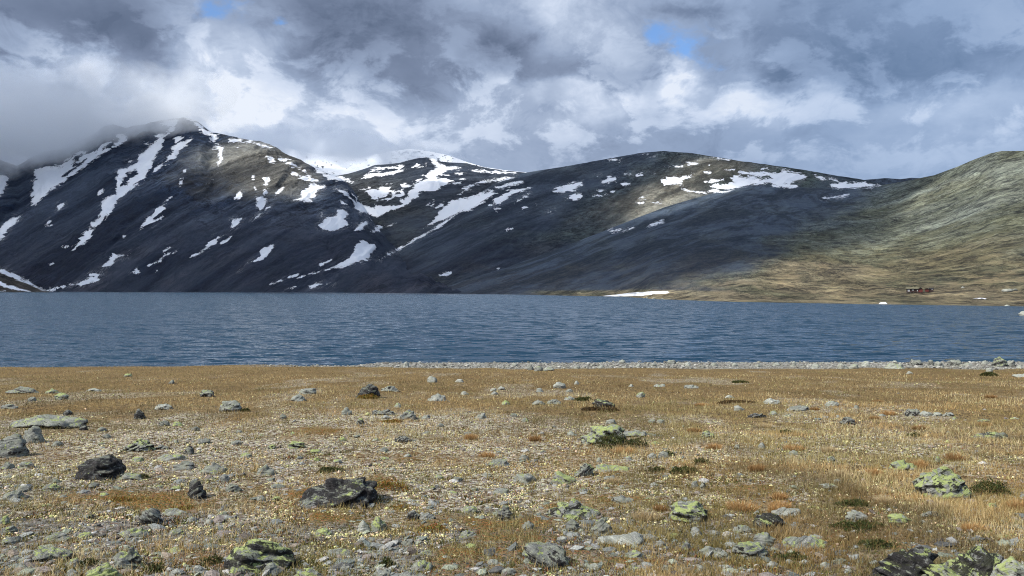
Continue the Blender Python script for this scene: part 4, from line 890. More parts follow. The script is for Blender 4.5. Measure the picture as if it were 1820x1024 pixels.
KEY = [  # traced outlines, own labels
 (526, 841, 679, 904, 'block', .35, .95, .25, "large black boulder with pale green streaks on its sloping top beside orange moss", "526 875 545 862 575 850 602 845 648 841 662 853 678 882 668 902 575 902 560 897", "large black boulder"),
 (1620, 824, 1712, 887, 'block', .95, .55, .55, "tall lichen-covered rock with yellow-green top and black cracks in the dry grass", "1620 852 1650 834 1690 824 1703 834 1712 852 1707 880 1670 887 1664 868 1640 856", "yellow-green topped tall rock"),
 (1530, 968, 1662, 1040, 'block', .6, .95, .3, "huge black-patched boulder in the bottom corner, slanting down towards the gravel", "1528 1040 1560 1008 1585 983 1625 969 1650 968 1662 985 1662 1040", "huge black-patched corner boulder"),
 (1660, 970, 1785, 1040, 'block', .9, .95, .5, "huge boulder with bright lime-green face and black veins in the bottom corner", "1660 1020 1690 992 1718 977 1745 970 1768 978 1778 1000 1785 1040 1660 1040", "huge lime-green corner boulder"),
 (1626, 1003, 1728, 1052, 'low', .85, .6, .7, "lichen-spotted grey rock in front of the two huge corner boulders", None, "spotted rock before the corner boulders"),
 (1757, 990, 1850, 1052, 'dome', .6, .4, .8, "pale speckled boulder cut by the frame beside the lime-green corner boulder", None, "pale speckled corner boulder"),
 (402, 955, 522, 1022, 'dome', .95, .75, .35, "domed boulder striped with yellow-green lichen, its far flank black", "402 1022 408 990 430 968 455 955 475 960 500 985 522 1002 515 1022", "green-striped domed boulder"),
 (198, 970, 260, 1018, 'spike', .7, .45, .45, "pointed grey-green rock with a sheer black side near the bottom edge", "198 1018 204 992 222 976 235 970 242 985 252 1000 260 1018", "pointed rock with black side"),
 (149, 1000, 220, 1050, 'dome', .95, .3, .5, "rounded boulder with bright yellow-green lichen cap, cut by the bottom edge", None, "yellow-green capped boulder"),
 (62, 969, 128, 1003, 'slab', .45, .35, .35, "long grey rock with green crust lying among turf near the bottom left corner", None, "long grey corner rock"),
 (334, 848, 371, 891, 'spike', .3, .75, .25, "upright dark pointed stone standing in the lichen like a small tooth", "334 891 335 866 342 848 353 848 362 865 370 885 369 891", "upright tooth-like stone"),
 (246, 900, 290, 936, 'dome', .2, .55, .35, "twin-knobbed grey stone with deep hollows", None, "twin-knobbed grey stone"),
 (282, 903, 341, 921, 'low', .35, .2, .5, "long low greenish stone beside the twin-knobbed grey stone", None, "long low greenish stone"),
 (214, 938, 266, 957, 'slab', .4, .15, .5, "flat-topped grey slab with shaded underside below the twin-knobbed stone", None, "flat-topped grey slab"),
 (136, 806, 219, 854, 'block', .35, .95, .2, "large craggy black boulder with pale flakes on the left of the plain", "136 850 146 822 165 810 190 806 210 814 219 832 214 850 180 854", "craggy black boulder"),
 (0, 770, 54, 815, 'dome', .3, .45, .45, "big grey boulder with dark cap at the left frame edge", "-14 815 -8 782 10 771 34 770 48 783 54 800 38 810 10 815", "grey boulder at frame edge"),
 (18, 739, 164, 765, 'slab', .4, .5, .45, "long flat slab crusted with yellow-green lichen, longest on the plain", "18 765 26 752 60 744 100 739 128 741 160 748 164 752 120 758 70 763", "long flat lichened slab"),
 (38, 755, 81, 788, 'dome', .35, .3, .5, "rounded grey stone leaning against the front of the long slab", None, "rounded stone against long slab"),
 (212, 778, 280, 804, 'wedr', .6, .6, .45, "wedge-shaped green-grey rock with black far end", "212 804 222 790 245 779 254 778 268 788 279 803", "green-grey wedge rock"),
 (631, 681, 675, 708, 'block', .3, .85, .3, "dark angular boulder rising alone from the tan grass, moss at its foot", "631 706 640 697 648 684 656 681 668 686 675 707", "lone dark boulder"),
 (672, 685, 714, 697, 'low', .3, .6, .6, "low broken rock ridge beside the lone dark boulder", None, "low broken ridge"),
 (1053, 708, 1090, 725, 'block', .75, .85, .4, "black and green rock above a strip of bare brown soil", None, "black and green soil-strip rock"),
 (1020, 752, 1112, 792, 'wedr', .8, .5, .45, "big slanting rock with light green upper face and dark shrub growing over it", "1020 788 1035 772 1055 757 1080 752 1096 756 1110 770 1112 792", "shrub-draped slanting rock"),
 (1104, 762, 1186, 779, 'wedl', .3, .4, .45, "long thin dark slab tapering away from the shrub-draped rock", "1104 779 1106 764 1120 762 1150 769 1186 776 1184 779", "long tapering slab"),
 (1355, 708, 1387, 719, 'dome', .0, .1, 1.0, "bright white rounded stone alone in the tan grass", None, "bright white stone"),
 (1493, 738, 1521, 756, 'dome', .2, .75, .5, "dark speckled round boulder standing in tan grass", None, "dark speckled round boulder"),
 (1608, 725, 1634, 740, 'block', .15, .6, .65, "craggy stone at the start of the broken rock band", None, "craggy band stone"),
 (1633, 729, 1657, 741, 'low', .1, .5, .8, "pale flaky stone second in the broken rock band", None, None),
 (1657, 730, 1676, 741, 'low', .1, .3, .95, "whitest stone third in the broken rock band", None, None),
 (1675, 731, 1698, 741, 'low', .15, .55, .8, "black and white stone ending the broken rock band", None, "band-ending stone"),
 (1728, 766, 1796, 780, 'low', .6, .7, .3, "low dark mound of rock with yellow lichen crest near the right frame edge", None, "low dark mound rock"),
 (1578, 817, 1634, 838, 'low', .9, .4, .55, "low yellow-green lichened rock just behind the tall yellow-green topped rock", None, "low yellow-green rock"),
 (924, 960, 1015, 1010, 'block', .45, .55, .35, "broad grey-green boulder with ribbed face in the gravel", "924 1006 930 978 945 964 975 960 995 968 1010 990 1015 1008", "broad ribbed boulder"),
 (1048, 921, 1095, 957, 'spike', .25, .35, .4, "grey pyramid-shaped rock behind the tilted pale slab", None, "grey pyramid rock"),
 (1060, 942, 1145, 973, 'slab', .05, .05, 1.0, "tilted pale grey-white slab lying on the gravel with a black shadow beneath", "1060 960 1072 953 1100 947 1138 942 1145 949 1128 964 1108 972 1070 969", "tilted pale slab"),
 (968, 889, 1068, 927, 'dome', .75, .7, .6, "broad rock patched in black, white and yellow-green among red moss", "968 927 980 906 1000 894 1018 889 1035 896 1062 910 1068 925", "black, white and green rock"),
 (1002, 922, 1034, 946, 'dome', .25, .6, .3, "round dark stone tucked in front of the black, white and green rock", None, "round dark tucked stone"),
 (1184, 885, 1261, 931, 'block', .85, .6, .5, "boulder with a round lime-yellow lichen disc and grey front", "1184 931 1192 900 1212 889 1240 885 1256 898 1261 920 1240 931", "lime-disc boulder"),
 (1225, 933, 1248, 954, 'spike', .05, .05, .95, "small bluish-white pointed stone below the lime-disc boulder", None, "bluish-white pointed stone"),
 (1338, 911, 1392, 944, 'block', .8, .85, .5, "black and lime-green patched rock at the end of the pale slab", None, "black and lime patched rock"),
 (1366, 903, 1425, 920, 'slab', .1, .15, .8, "pale grey slab behind the black and lime patched rock", None, "pale slab behind patched rock"),
 (1304, 963, 1367, 996, 'block', .5, .5, .4, "green-capped grey boulder among gravel, largest between pale slab and corner boulders", None, "green-capped gravel boulder"),
 (1386, 955, 1470, 983, 'slab', .35, .15, .4, "wide flat grey-green slab set in gravel", None, "wide flat green slab"),
 (882, 896, 913, 926, 'dome', .3, .6, .3, "upright dark rounded stone with split face, alone in lichen", None, "split dark stone"),
 (655, 915, 691, 948, 'spike', .8, .3, .55, "sharp-peaked green-white stone standing against its pale pointed neighbour", None, "sharp-peaked green stone"),
 (634, 923, 660, 948, 'spike', .3, .2, .85, "pale pointed stone leaning beside the sharp-peaked green stone", None, None),
 (510, 783, 543, 798, 'block', .98, .45, .55, "flat-topped stone with bright yellow-green cap and black sides", None, "flat yellow-green capped stone"),
 (551, 798, 572, 806, 'slab', .98, .1, .55, "small flat lime-yellow stone beside the flat yellow-green capped stone", None, None),
 (732, 995, 771, 1018, 'dome', .45, .2, .55, "rounded greenish stone near the bottom edge in gravel", None, "rounded bottom greenish stone"),
 (657, 726, 704, 739, 'low', .15, .7, .35, "low dark brown-black rock, one of two facing each other in the grass", None, "low dark twin rock"),
 (704, 727, 741, 747, 'wedr', .25, .6, .55, "grey slanting rock beside the low dark twin rock", None, "slanting twin rock"),
 (390, 711, 429, 733, 'block', .3, .5, .55, "blocky grey rock with a green shrub at its side in the far grass", None, "shrub-side grey rock"),
 (237, 725, 259, 746, 'spike', .1, .75, .3, "dark pointed rock standing in the grass above the lichen field", None, "dark pointed grass rock"),
 (1056, 825, 1117, 842, 'slab', .6, .3, .55, "flat light-green slab lying behind the dark shrubs", None, "flat light-green slab"),
 (1018, 820, 1058, 848, 'wedr', .6, .6, .4, "green-grey rock with black far side beside the flat light-green slab", None, "green-grey slab-side rock"),
]
AUTO = """8 688 70 701 low .3 .55 .45;79 690 107 700 low .6 .4 .5;96 697 125 711 dome .8 .5 .5;49 704 66 714 dome .1 .5 .4;0 719 33 728 slab .2 .2 .5;111 726 132 739 spike .1 .8 .25
274 790 302 800 low .1 .6 .3;351 778 376 789 dome .1 .5 .35;408 782 435 793 low .2 .5 .55;326 791 347 809 dome .4 .7 .35;281 805 326 821 slab .4 .2 .7;307 818 349 837 dome .25 .4 .4;353 824 407 843 low .5 .2 .4;450 825 492 846 low .4 .2 .5
306 748 325 758 dome .95 .1 .6;171 758 190 768 low .2 .4 .4;140 755 157 766 dome .0 .7 .3;340 757 357 768 low .1 .5 .3;425 802 450 815 low .5 .1 .6;355 692 382 706 block .5 .6 .5;220 663 236 670 dome .9 .1 .8;299 674 310 682 wedr .3 .4 .4
153 688 180 696 low .2 .1 .8;276 717 307 729 block .1 .6 .9;282 746 302 758 dome .2 .6 .4;175 823 202 843 wedr .8 .4 .5;205 838 262 855 low .4 .5 .5
758 667 778 680 dome .3 .4 .7;808 674 826 680 slab 0 0 1;758 700 796 714 low .1 .4 .65;816 694 834 702 low .1 .3 .95;871 689 884 696 dome .1 .1 .85;884 686 899 694 low .1 .3 .8;530 689 562 701 slab .1 .2 .6;516 700 545 714 low .2 .4 .6;605 722 628 738 spike .2 .3 .5
749 736 767 746 low .1 .3 .6;701 715 714 725 dome .6 .1 .85;632 742 648 756 dome .8 .6 .4;699 773 733 788 low .1 .8 .4;716 806 733 816 dome .1 .1 .75;861 813 908 830 low .3 .3 .4;841 733 867 745 wedr .1 .3 .6;891 711 907 720 dome .9 .1 .7
496 735 510 745 dome .1 .4 .4;676 737 698 746 low .0 .7 .9;870 695 886 702 low .1 .3 .6;906 733 920 742 dome .4 .6 .4;925 742 940 750 low .5 .1 .5;774 752 792 760 low .1 .5 .4
982 678 1007 691 block .2 .4 .8;952 688 966 698 dome .1 .4 .65;1020 676 1030 684 spike 0 .2 .7;1005 690 1019 698 dome .1 .2 .6;1117 682 1127 688 low .3 .1 .85;1131 695 1148 707 dome .8 .1 .85;1161 682 1184 688 slab .3 .1 .7;1215 684 1243 691 slab .1 .2 .6
945 710 969 720 low .1 .3 .5;968 709 1000 719 low .1 .5 .5;1000 704 1024 712 low .1 .4 .7;1304 718 1325 730 wedl 0 .1 .7;1328 733 1367 744 low .2 .8 .25;1367 728 1385 739 spike .5 .3 .55;1288 702 1306 708 low .1 .1 .9;1076 744 1095 755 block .3 .4 .55
1244 765 1272 779 low .7 .6 .5;1302 789 1317 800 dome .1 .5 .6;1346 786 1362 798 spike .4 .2 .65;1150 743 1166 753 low .3 .4 .5;1166 744 1182 754 dome .2 .3 .6;1150 803 1168 816 dome .1 .2 .6;1168 800 1190 815 low .2 .3 .5;1110 809 1124 820 dome .6 .1 .7;920 807 941 820 low .1 .2 .5;1006 765 1024 775 low .3 .1 .8;1058 812 1072 824 spike .1 .3 .6
1398 718 1440 732 low .1 .5 .6;1467 712 1493 723 dome .3 .1 .75;1517 719 1527 727 dome .1 .1 .7;1660 810 1673 824 spike .9 .2 .6;1468 809 1487 822 dome .5 .5 .5;1401 799 1420 811 low .4 .2 .6;1736 744 1762 752 low .5 .4 .4;1610 659 1623 665 low 0 0 1;1800 663 1836 671 slab 0 .2 .9;1691 740 1702 746 low .8 0 .9;1484 736 1494 743 low .1 .2 .6;1795 742 1812 747 slab .8 .1 .8;1560 736 1576 741 low .1 .1 .6
398 859 431 878 dome .2 .4 .4;75 945 130 966 low .45 .1 .45;341 1001 363 1023 dome .05 .05 .75;119 990 149 1010 low .4 .1 .5;0 868 48 891 low .35 .2 .45;29 861 56 876 dome .3 .3 .4;74 857 107 875 dome .5 .4 .5;156 856 176 868 dome .1 .5 .4;0 914 19 934 dome .9 .3 .5;0 932 31 949 low .5 .3 .4;116 1009 142 1030 dome .1 .1 .6;331 917 352 931 dome .3 .1 .65;363 920 381 934 dome 0 0 .85;388 841 410 858 low .1 .2 .6;0 951 35 969 low .3 .3 .4;62 985 92 1002 low .3 .3 .4
558 936 594 955 low .85 .1 .7;634 952 654 969 dome .05 .05 .85;719 906 750 926 low .2 .8 .4;745 909 776 927 dome .2 .2 .55;813 942 849 959 low .5 .3 .5;520 1009 577 1034 low .7 .3 .5;576 975 628 991 slab .1 .1 .4;478 859 508 871 low .1 .1 .5;872 866 909 880 low .3 .4 .5;907 839 955 858 low .3 .2 .55;533 886 560 905 dome .4 .3 .5;655 965 672 974 low .9 .1 .6;824 964 850 978 low .8 .2 .55;662 1009 706 1032 low .3 .1 .7;705 1015 742 1034 dome .2 .1 .6;735 1018 760 1034 dome .1 .1 .7
982 837 1028 862 wedl .85 .3 .5;1227 851 1242 869 dome .1 .3 .65;1240 854 1255 871 wedr .1 .4 .6;1071 844 1095 854 slab .1 .1 .55;1082 881 1129 897 slab .2 .4 .4;1105 975 1148 997 low .3 .2 .55;925 925 953 946 low .1 .1 .65;988 951 1011 965 dome .05 .05 .8;998 943 1030 956 slab .1 .1 .6;1236 1001 1256 1020 spike .1 .1 .7;1283 1004 1305 1018 dome .1 .1 .75;1210 960 1233 980 spike .7 .2 .4;1239 971 1285 990 low .4 .2 .5;1334 944 1381 975 dome .4 .3 .45;1297 932 1338 953 low .35 .4 .4;1110 1005 1153 1020 low .3 .1 .75;1287 963 1310 977 slab .1 .1 .8;1268 978 1300 996 low .2 .2 .5;1142 905 1160 920 dome .1 .5 .4
1455 856 1491 873 dome .2 .7 .75;1500 906 1541 928 dome .2 .4 .65;1575 912 1626 933 wedl .9 .2 .75;1632 907 1678 924 low .2 .8 .45;1753 893 1777 909 dome .8 .5 .5;1772 952 1802 962 dome .85 .1 .6;1429 947 1468 965 low .3 .1 .65;1394 993 1411 1006 dome 0 0 .9;1420 994 1440 1006 low .1 0 .85;1724 903 1736 912 dome 0 .1 1;1811 876 1830 889 dome .1 .1 .75;1530 965 1553 975 low 0 0 .95;1500 1008 1516 1020 dome .1 .1 .8;1630 872 1646 880 low .7 .1 .7;1632 924 1650 934 low .4 .1 .6;1455 998 1478 1010 low .1 .1 .75;1480 850 1498 860 low .1 .3 .6;1360 995 1385 1010 low .2 .1 .7
30 818 62 834 low .4 .2 .5;2 820 26 836 dome .3 .3 .4;90 782 112 794 low .3 .2 .5;180 770 200 780 low .2 .3 .4;452 880 474 892 low .4 .1 .6;600 1002 628 1018 dome .1 .1 .7;860 990 890 1008 low .4 .2 .5;890 1008 920 1028 dome .2 .1 .6;1160 960 1190 974 low .2 .1 .6;1170 1003 1200 1020 low .3 .1 .5;780 985 806 1000 low .2 .1 .6;462 1000 500 1024 low .3 .1 .5;300 1008 330 1028 low .2 .1 .6;20 1000 56 1022 low .3 .1 .5;1040 1000 1070 1018 dome .2 .1 .6;690 830 706 838 low .1 .1 .7;590 815 610 824 low .3 .1 .7"""
SHORE_ROCKS = """716 641 728 653 dome .1 .2 .8;936 645 949 658 spike .1 .5 .5;948 649 966 660 dome .4 .5 .5;964 651 986 660 low .3 .4 .7;1019 648 1032 656 dome .1 .3 .6;1097 639 1114 647 dome .1 .4 .7;1155 645 1168 652 dome .1 .5 .5;1183 639 1201 648 block .2 .5 .6;908 644 921 652 dome .1 .3 .7;1217 642 1228 651 dome 0 .1 1;1261 643 1276 652 low .1 .3 .6;1406 641 1416 651 dome .1 .3 .6;1488 643 1508 656 wedl .2 .2 .8;1507 645 1528 656 low .3 .2 .7;1529 640 1548 652 dome .1 .1 .85
1570 642 1612 656 low .45 .1 .75;1614 638 1640 650 block .2 .7 .6;1648 638 1661 650 dome .2 .6 .6;1660 641 1678 652 dome .1 .4 .6;1684 637 1709 650 block .3 .6 .6;1763 632 1791 652 dome .7 .6 .45;1790 637 1804 651 block .1 .5 .7;1752 652 1765 661 dome .1 .1 .7;1744 640 1758 648 dome .1 .2 .7;1584 640 1596 646 low 0 0 1;1710 643 1728 651 low .2 .2 .6;1340 646 1356 654 low .1 .2 .6;1440 646 1460 654 low .1 .2 .7;1806 649 1818 655 dome 0 .1 .9;1128 646 1140 653 low .1 .2 .6;1060 648 1076 655 low .1 .3 .6;1300 644 1312 652 dome .1 .3 .7;1372 644 1386 651 dome .1 .2 .8"""
for k in KEY:
    x0, y0, x1, y1, sty, li, dk, tn, lab, outl, short = k
    put_rock(x0, y0, x1, y1, sty, li, dk, tn, lab, outl, 1.15, short)
def _lines(s):
    for e in s.replace('\n', ';').split(';'):
        a = e.split()
        yield [float(q) for q in a[:4]] + [a[4]] + [float(q) for q in a[5:8]]
for a in _lines(AUTO): put_rock(*a)
for a in _lines(SHORE_ROCKS): put_rock(*a, group='boulders along the near shore')
# smaller stones between them
boxes = [t_['box'] for t_ in THINGS]; rs = np.random.default_rng(3); nsm = 0; tries = 0
while nsm < 62 and tries < 4000:
    tries += 1
    py = rs.uniform(770, 1018); px = rs.uniform(10, 1810) if rs.random() < .5 else rs.uniform(10, 1400)
    w = rs.uniform(13, 27) * (py - 560) / 330; hh = w * rs.uniform(.35, .6)
    if any(px - w / 2 < b[2] + 4 and px + w / 2 > b[0] - 4 and py - hh < b[3] + 2 and py > b[1] - 2 for b in boxes): continue
    if px > 1300 and py < 930 and rs.random() < .7: continue
    boxes.append((px - w / 2, py - hh, px + w / 2, py)); nsm += 1
    put_rock(px - w / 2, py - hh, px + w / 2, py, rs.choice(['dome', 'low', 'block', 'low']), rs.choice([.1, .3, .5, .8]), rs.choice([.1, .3, .6]), rs.uniform(.25, .8))
# pale rock breaking the water at the right edge of the lake
put_rock(1812, 552, 1850, 561.5, 'block', .1, .4, .85, "pale block of rock standing in the water at the right frame edge", None, 1.0, None, 'boulders along the near shore', -.02, HC * F / (561 - HZP))

# ------------------------------------------------------------------ tufts, shrubs, moss cushions
def tuft(x0, y0, x1, y1, hue, n=420):
    cx = (x0 + x1) / 2; Yf = ground_at(cx, y1); w = (x1 - x0) / F * Yf; dp = w * .7; Yc = Yf + dp * .4
    X = (cx - CXP) / F * Yc; zg = float(Gz(X, Yc)); h = max((y1 - y0) / F * Yc * .95 - (y1 - HZP) / F * dp * .30, .10)
    r = rng.random(n) ** .5; a = rng.uniform(0, 2 * np.pi, n)
    x = np.cos(a) * r * w * .42; y = np.sin(a) * r * dp * .42
    hg = h * rng.uniform(.55, 1.1, n) * (1 - .35 * r ** 2); c = pick(n, {'orange': [(.60, .36, .15), (.50, .28, .10), (.68, .46, .22), (.40, .22, .08)], 'brown': [(.38, .22, .09), (.26, .14, .05), (.48, .30, .13)], 'straw': [(.60, .46, .26), (.5, .36, .18), (.70, .58, .36)]}[hue], .15)
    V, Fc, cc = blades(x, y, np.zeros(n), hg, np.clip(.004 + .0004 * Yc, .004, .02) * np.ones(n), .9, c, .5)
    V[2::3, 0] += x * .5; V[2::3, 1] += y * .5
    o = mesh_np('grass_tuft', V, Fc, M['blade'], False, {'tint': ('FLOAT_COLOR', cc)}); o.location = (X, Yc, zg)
    o['category'] = 'grass tuft'; o['group'] = 'grass tufts on the plain'
    THINGS.append(dict(o=o, box=(x0, y0, x1, y1), label=None, short=None, shape={'orange': 'orange-brown', 'brown': 'dark brown', 'straw': 'straw-coloured'}[hue], hue='', name='grass tuft', w=w, grp='t'))
for e in """1291 884 1346 912 orange;1368 884 1404 908 orange;1126 902 1170 930 straw;1568 727 1592 740 orange;1551 709 1569 716 brown;1621 752 1650 765 brown;1393 786 1428 804 orange;1678 798 1713 822 brown;1618 812 1648 834 orange;1736 748 1762 760 brown;1332 820 1360 840 brown;1254 786 1282 800 orange;1222 758 1246 770 brown;1236 714 1258 722 orange;1540 828 1566 850 orange;1346 748 1372 762 straw;1500 742 1520 752 brown;1546 738 1562 746 brown;1790 880 1830 912 orange;1710 928 1752 950 orange;1366 896 1392 914 orange;940 770 962 786 brown;826 766 848 782 orange;852 800 880 816 orange;1088 790 1130 808 orange;1460 790 1486 806 straw;1750 700 1770 708 brown;1162 896 1184 912 brown;1440 722 1456 730 brown;1080 846 1104 862 straw;1560 880 1584 898 straw;1372 872 1400 890 orange;1660 892 1690 908 straw;1480 830 1510 850 straw""".split(';'):
    a = e.split(); tuft(*[float(q) for q in a[:4]], a[4])
def shrub(x0, y0, x1, y1, hue, n=900, name='dwarf_shrub'):
    cx = (x0 + x1) / 2; Yf = ground_at(cx, y1); w = (x1 - x0) / F * Yf; dp = min(w * .7, (y1 - y0) / F * Yf / max((y1 - HZP) / F, .05) * .9); Yc = Yf + dp * .45
    X = (cx - CXP) / F * Yc; zg = float(Gz(X, Yc)); h = max((y1 - y0) / F * Yc - (y1 - HZP) / F * dp * .6, .07 if name != 'moss_cushion' else .04)
    n = int(np.clip(n * w * dp / .12, 300, 5000))
    a = rng.uniform(0, 2 * np.pi, n); r = np.sqrt(rng.random(n)); lobes = 1 + .22 * np.sin(3 * a + cx) + .14 * np.sin(7 * a + y0)
    x = np.cos(a) * r * lobes * w * .46; y = np.sin(a) * r * lobes * dp * .46
    top = h * np.sqrt(np.maximum(1 - r ** 2, .03)) * (1 + .35 * vn2(x / .05, y / .05, 5)); z = top * rng.random(n) ** .45
    pal = {'green': [(.05, .07, .02), (.07, .09, .025), (.035, .045, .015), (.09, .10, .03), (.12, .09, .03)], 'moss': [(.20, .15, .025), (.30, .16, .03), (.14, .14, .03), (.24, .20, .04), (.34, .12, .04)], 'soil': [(.08, .05, .025), (.12, .07, .03), (.06, .05, .02), (.16, .10, .04)]}[hue]
    c = pick(n, pal, .2); sz = np.clip(.007 + .0005 * Yc, .008, .03)
    V, Fc, cc = blades(x, y, z, rng.uniform(.8, 1.8, n) * sz, rng.uniform(.8, 1.5, n) * sz, 2.2, c, .8)
    o = mesh_np(name, V, Fc, M['leaf'], False, {'tint': ('FLOAT_COLOR', cc)}); o.location = (X, Yc, zg)
    o['category'] = name.replace('_', ' '); o['group'] = 'low shrubs and cushions on the plain'
    THINGS.append(dict(o=o, box=(x0, y0, x1, y1), label=None, short=None, shape={'green': 'dark green', 'moss': 'orange-green', 'soil': 'dark brown'}[hue], hue='', name=name.replace('_', ' ').replace('dwarf ', ''), w=w, grp='s'))
for e in """1057 768 1118 800 green;1112 776 1152 797 green;1230 810 1264 827 green;1186 828 1244 846 green;1150 828 1186 842 green;1486 888 1552 906 green;1481 924 1573 951 green;1519 962 1600 980 green;1718 848 1796 885 green;1372 982 1442 1004 green;1021 705 1053 714 green;427 723 446 733 green;1742 661 1772 669 green;671 988 702 1012 green;355 983 404 1010 green;254 1000 296 1022 green;140 992 176 1010 green;1300 676 1330 681 green;560 828 612 842 green;240 842 268 854 green;1380 762 1412 772 green;1175 800 1200 812 green;1612 768 1640 778 green""".split(';'):
    a = e.split(); shrub(*[float(q) for q in a[:4]], a[4])
for e in """660 848 728 876 moss;634 700 672 710 moss;676 745 716 753 moss;1031 722 1070 731 soil;1062 724 1100 733 soil;1273 711 1346 717 soil;300 898 350 912 moss;690 896 730 908 moss;740 930 800 950 moss;180 884 250 900 moss""".split(';'):
    a = e.split(); shrub(*[float(q) for q in a[:4]], a[4], 700, 'moss_cushion')

# ------------------------------------------------------------------ labels that single each of them out
def label_all():
    marks = [t_ for t_ in THINGS if t_['short']]
    seen = set(t_['label'] for t_ in THINGS if t_['label'])
    def mid(t_): b = t_['box']; return (b[0] + b[2]) / 2, (b[1] + b[3]) / 2
    def rel(t_, mk):
        (x, y), (mx, my) = mid(t_), mid(mk); dx, dy = x - mx, (y - my) * 2.2
        return ('left of' if dx < 0 else 'right of') if abs(dx) > abs(dy) else ('behind' if dy < 0 else 'in front of')
    for t_ in THINGS:
        if t_['label']: t_['o']['label'] = t_['label']; continue
        x, y = mid(t_)
        size = '' if t_['grp'] in 'ts' else ('big ' if t_['w'] > .45 else ('' if t_['w'] > .25 else ('small ' if t_['w'] > .13 else 'tiny ')))
        if t_['grp'] in 'ts': size = 'wide ' if t_['w'] > .5 else ('small ' if t_['w'] < .28 else '')
        noun = t_['name']; head = (size + (t_['hue'] + ' ' if t_['hue'] else '') + t_['shape'] + ' ' + noun)
        if t_['grp'] == 'boulders along the near shore': head = head.replace('blocky ', 'blocky ') + ' on the gravel shore'
        ms = sorted(marks, key=lambda m_: (mid(m_)[0] - x) ** 2 + ((mid(m_)[1] - y) * 2.2) ** 2)
        cand = []
        for k in range(0, 4):
            m1 = ms[k]; d = math.hypot(mid(m1)[0] - x, (mid(m1)[1] - y) * 2.2)
            r1 = rel(t_, m1); adv = 'just ' if d < 70 else ('' if d < 160 else ('well ' if r1 != 'in front of' else 'far '))
            cand.append(head + ', ' + adv + r1 + ' the ' + m1['short'])
        for i, j in ((0, 1), (0, 2), (1, 2), (0, 3)):
            cand.append(head + ', ' + rel(t_, ms[i]) + ' the ' + ms[i]['short'] + ', ' + rel(t_, ms[j]) + ' the ' + ms[j]['short'])
        lab = None
        for c in cand:
            if c not in seen and len(c.replace('-', 'x').split()) <= 16: lab = c; break
        if lab is None:
            for w_ in ('slightly tilted', 'half-buried', 'weathered', 'rough', 'smooth', 'cracked', 'crusted', 'mottled', 'plain', 'squat'):
                c = w_ + ' ' + cand[0]
                if c not in seen: lab = c; break
        seen.add(lab); t_['o']['label'] = lab
label_all()

# ------------------------------------------------------------------ far shore: snow banks and the two huts
def hill_z(X, Y):
    l = LAY['hill']; px = X / Y * F + CXP
    j = int(np.argmin(np.abs(l['PX'][0] - px))); return float(np.interp(Y, l['Y'][:, j], l['H'][:, j]))
def hill_Y(px, py):
    l = LAY['hill']; j = int(np.argmin(np.abs(l['PX'][0] - px))); q = l['py'][:, j]
    i = int(np.argmax(q < py)); a = (q[i - 1] - py) / (q[i - 1] - q[i] + 1e-9)
    return float(l['Y'][i - 1, j] * (1 - a) + l['Y'][i, j] * a)
def plain_mat(name, col, rough=.8, var=.25, scale=3.0):
    m = bpy.data.materials.new(name); m.use_nodes = True; m.node_tree.nodes.clear(); t = NT(m.node_tree)
    co = t.n('ShaderNodeTexCoord').outputs['Object']; n = t.noise(co, scale, 5, .6)
    c = t.mix(n, tuple(q * (1 - var) for q in col), tuple(min(q * (1 + var), .95) for q in col))
    bp = t.n('ShaderNodeBump', ins={'Strength': .4, 'Distance': .05, 'Height': n})
    b = t.n('ShaderNodeBsdfPrincipled', ins={'Base Color': c, 'Roughness': rough, 'Normal': bp.outputs[0]})
    t.n('ShaderNodeOutputMaterial', ins={'Surface': b.outputs[0]})
    return m
M['snow'] = plain_mat('old_snow', (.80, .82, .86), .7, .08, .4)
def snow_bank(pts, thick, label):
    """outline points (px, py) on the shore; a low bank of snow lying there"""
    P = np.array([float(q) for q in pts.split()]).reshape(-1, 2)
    cx, cy_ = P.mean(0); n = 14; V = []
    Q = []
    for i in range(len(P)):
        for k in range(4): Q.append(P[i] * (1 - k / 4) + P[(i + 1) % len(P)] * k / 4)
    Q = np.array(Q); m_ = len(Q)
    world = []
    for ring in range(n + 1):
        f = 1 - ring / n
        for q in Q:
            px, py = cx + (q[0] - cx) * f, cy_ + (q[1] - cy_) * f
            Y = hill_Y(px, min(py, float(lp(SHORE, px)) - .15)); X = (px - CXP) / F * Y
            world.append((X, Y, hill_z(X, Y) + thick * (1 - f ** 4) - .12 + .05 * thick * math.sin(X * .7 + Y * .3)))
    V = np.array(world); Fc = []
    for r_ in range(n):
        for i in range(m_):
            Fc.append([r_ * m_ + i, r_ * m_ + (i + 1) % m_, (r_ + 1) * m_ + (i + 1) % m_, (r_ + 1) * m_ + i])
    o = mesh_np('snow_bank', V - V.mean(0), np.array(Fc), M['snow'], True); o.location = V.mean(0)
    tag(o, label, 'snow bank', 'snow banks along the far shore')
snow_bank("1068 526.6 1085 525.2 1098 523.2 1115 521 1140 519.4 1165 518 1189 517.2 1193 519.8 1188 521.6 1160 523.6 1142 525.8 1110 526.9 1090 527.1", .8, "long thin white snow bank on the far shore beside the sunlit point")
snow_bank("1561.5 540.2 1562.5 538.6 1567 537.8 1575 537.7 1577.5 539.5 1577.5 540.6 1566 540.7", .5, "small bright white snow bank on the waterline below the brown huts")
snow_bank("1727 531.6 1731 530.3 1741 529.6 1750 529.9 1755 531.2 1752 532 1745 531 1733 531.2", .35, "thin pinkish-white snow bank in the grass beyond the brown huts")
M['wall_brown'] = plain_mat('tarred_boards', (.035, .018, .016), .8, .3, 8); M['wall_red'] = plain_mat('red_boards', (.10, .016, .012), .7, .2, 8)
